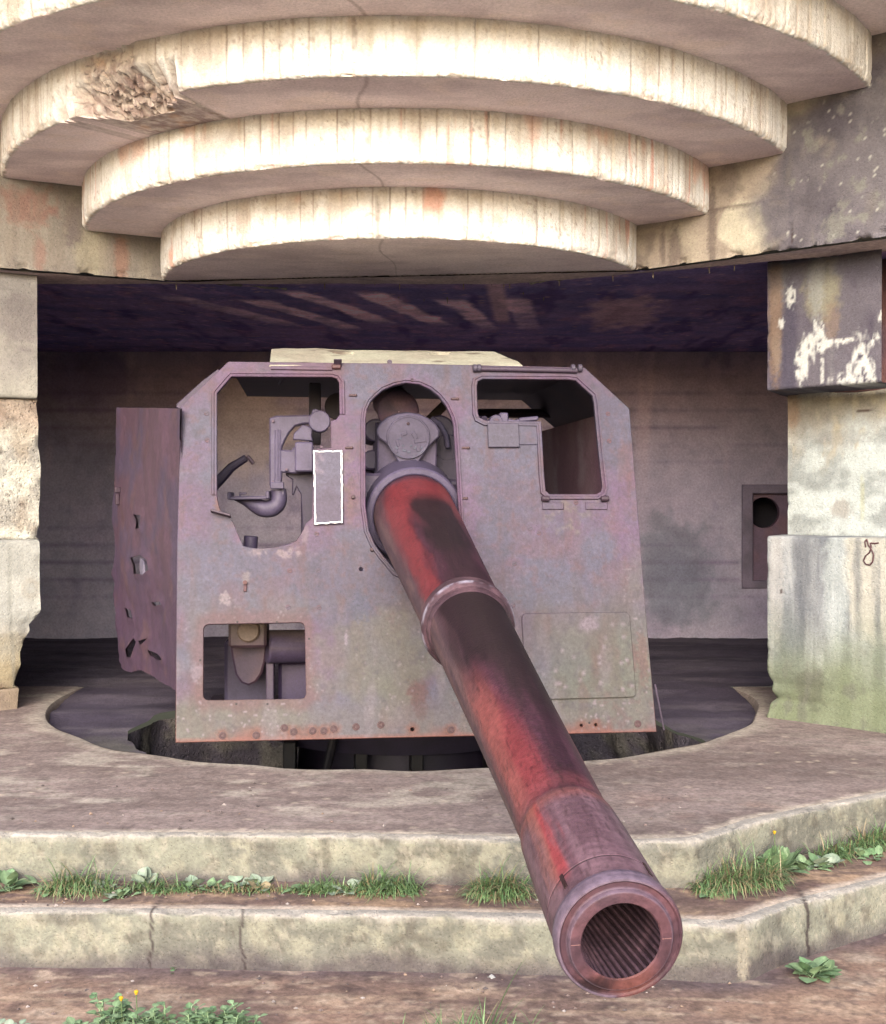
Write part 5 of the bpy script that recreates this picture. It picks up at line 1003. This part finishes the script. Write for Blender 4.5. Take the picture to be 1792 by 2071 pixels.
weed(120,1795,ZT,8,'spreading green weed in front of the bushy left grass tuft',.08,LF,lw=.4)
weed(440,1800,ZT,9,'flat green weed between the two groups of pale leaves',.08,LF,lw=.42,size=(.03,.045))
weed(620,1806,ZT,8,'low green weed left of the short grass near the ledge centre',.07,LF,lw=.4,size=(.03,.045))
weed(805,1806,ZT,8,'green weed at the right end of the dense centre grass',.06,LF,lw=.4,size=(.03,.045))
weed(1450,1812,ZT,8,'small weed at the left foot of the largest grass mound',.06,LF,lw=.38,size=(.03,.045))
weed(1752,1735,ZT,9,'leafy weed in front of the far right grass',.07,LF,lw=.38,size=(.035,.05))
zf=ZG
for px,n,lb,fl,h in ((30,5,'pale leafy weed in the bottom left corner',False,.06),(150,6,'low clover-like weed at the bottom left',False,.05),(225,10,'tall leafy weed with yellow buds at the bottom left',2,.17),(300,10,'bushy weed just right of the yellow budded one',False,.15),(395,14,'dense dark green weed clump at the bottom edge',False,.15),(455,9,'smaller green weed ending the bottom row',False,.12)):
    weed(px,2112,zf,6,lb,.05,PALE if px<60 else LF,fl,.7,.42,(.028,.045),stems=int(n*1.3),hgt=h*.8)
grass(800,1120,(2112,2108),ZG,420,.05,.15,'wispy grass along the bottom edge left of the muzzle',.15,.08,'grass at the bottom edge')
grass(700,760,(2110,2110),ZG,26,.05,.10,'few thin blades at the bottom centre',.2,.04,'grass at the bottom edge')
mb=MB(); p=onz(985,2105,ZG); blade_mesh(mb,p,.30,.35,.35,.35,.009,(.10,.19,.06)); blade_mesh(mb,p+np.array([.02,0,0]),.2,.2,.5,.5,.006,(.13,.22,.08)); tag(mb.build('grass_tuft',M_LEAF),'single long grass blade leaning right at the bottom edge','grass','grass at the bottom edge')
# litter: bits of stone and shell
mb=MB()
for i in range(420):
    k=random.random()
    if k<.45: px=random.uniform(0,1792);py=random.uniform(1795,1835) if px<1350 else 0; zb=ZT
    elif k<.75: px=random.uniform(0,1480);py=random.uniform(1968,2060);zb=ZG
    else: px=random.uniform(0,1400);py=random.uniform(1580,1680);zb=ZP
    if py==0: continue
    p=onz(px,py,zb);r=random.choice([.003,.004,.005,.007,.010]);u_=RS.normal(size=(6,3));u_/=np.linalg.norm(u_,axis=1)[:,None]
    V=np.array([[1,0,0],[-1,0,0],[0,1,0],[0,-1,0],[0,0,.7],[0,0,-.5]])*r*RS.uniform(.6,1.3,(6,1))+p+np.array([0,0,r*.3]); T=[(0,2,4),(2,1,4),(1,3,4),(3,0,4),(2,0,5),(1,2,5),(3,1,5),(0,3,5)]
    cc=random.choice([(.36,.32,.3),(.18,.14,.13),(.12,.1,.1),(.3,.22,.17),(.12,.1,.1),(.2,.15,.14)]); mb.addq(V,[],T,cc)
tag(mb.build('gravel',M_GRD),kind='stuff')
for px,py,zb,lb in ((993,1977,ZG,'pale stone chip on the paving left of the muzzle'),(1163,1965,ZG,'pale stone chip under the barrel')):
    mb=MB(); p=onz(px,py,zb); V=np.array([[1,0,0],[-.9,.1,0],[0,.9,0],[.1,-.8,0],[.1,0,.7],[0,0,-.4],[.6,.5,.3],[-.5,-.5,.4]])*.018+p; 
    mb.addq(V,[],[(0,6,4),(6,2,4),(2,1,4),(1,7,4),(7,3,4),(3,0,4),(2,6,5),(6,0,5),(0,3,5),(3,7,5),(7,1,5),(1,2,5)],(.55,.53,.52)); tag(mb.build('stone_chip',M_CON),lb,'stone')
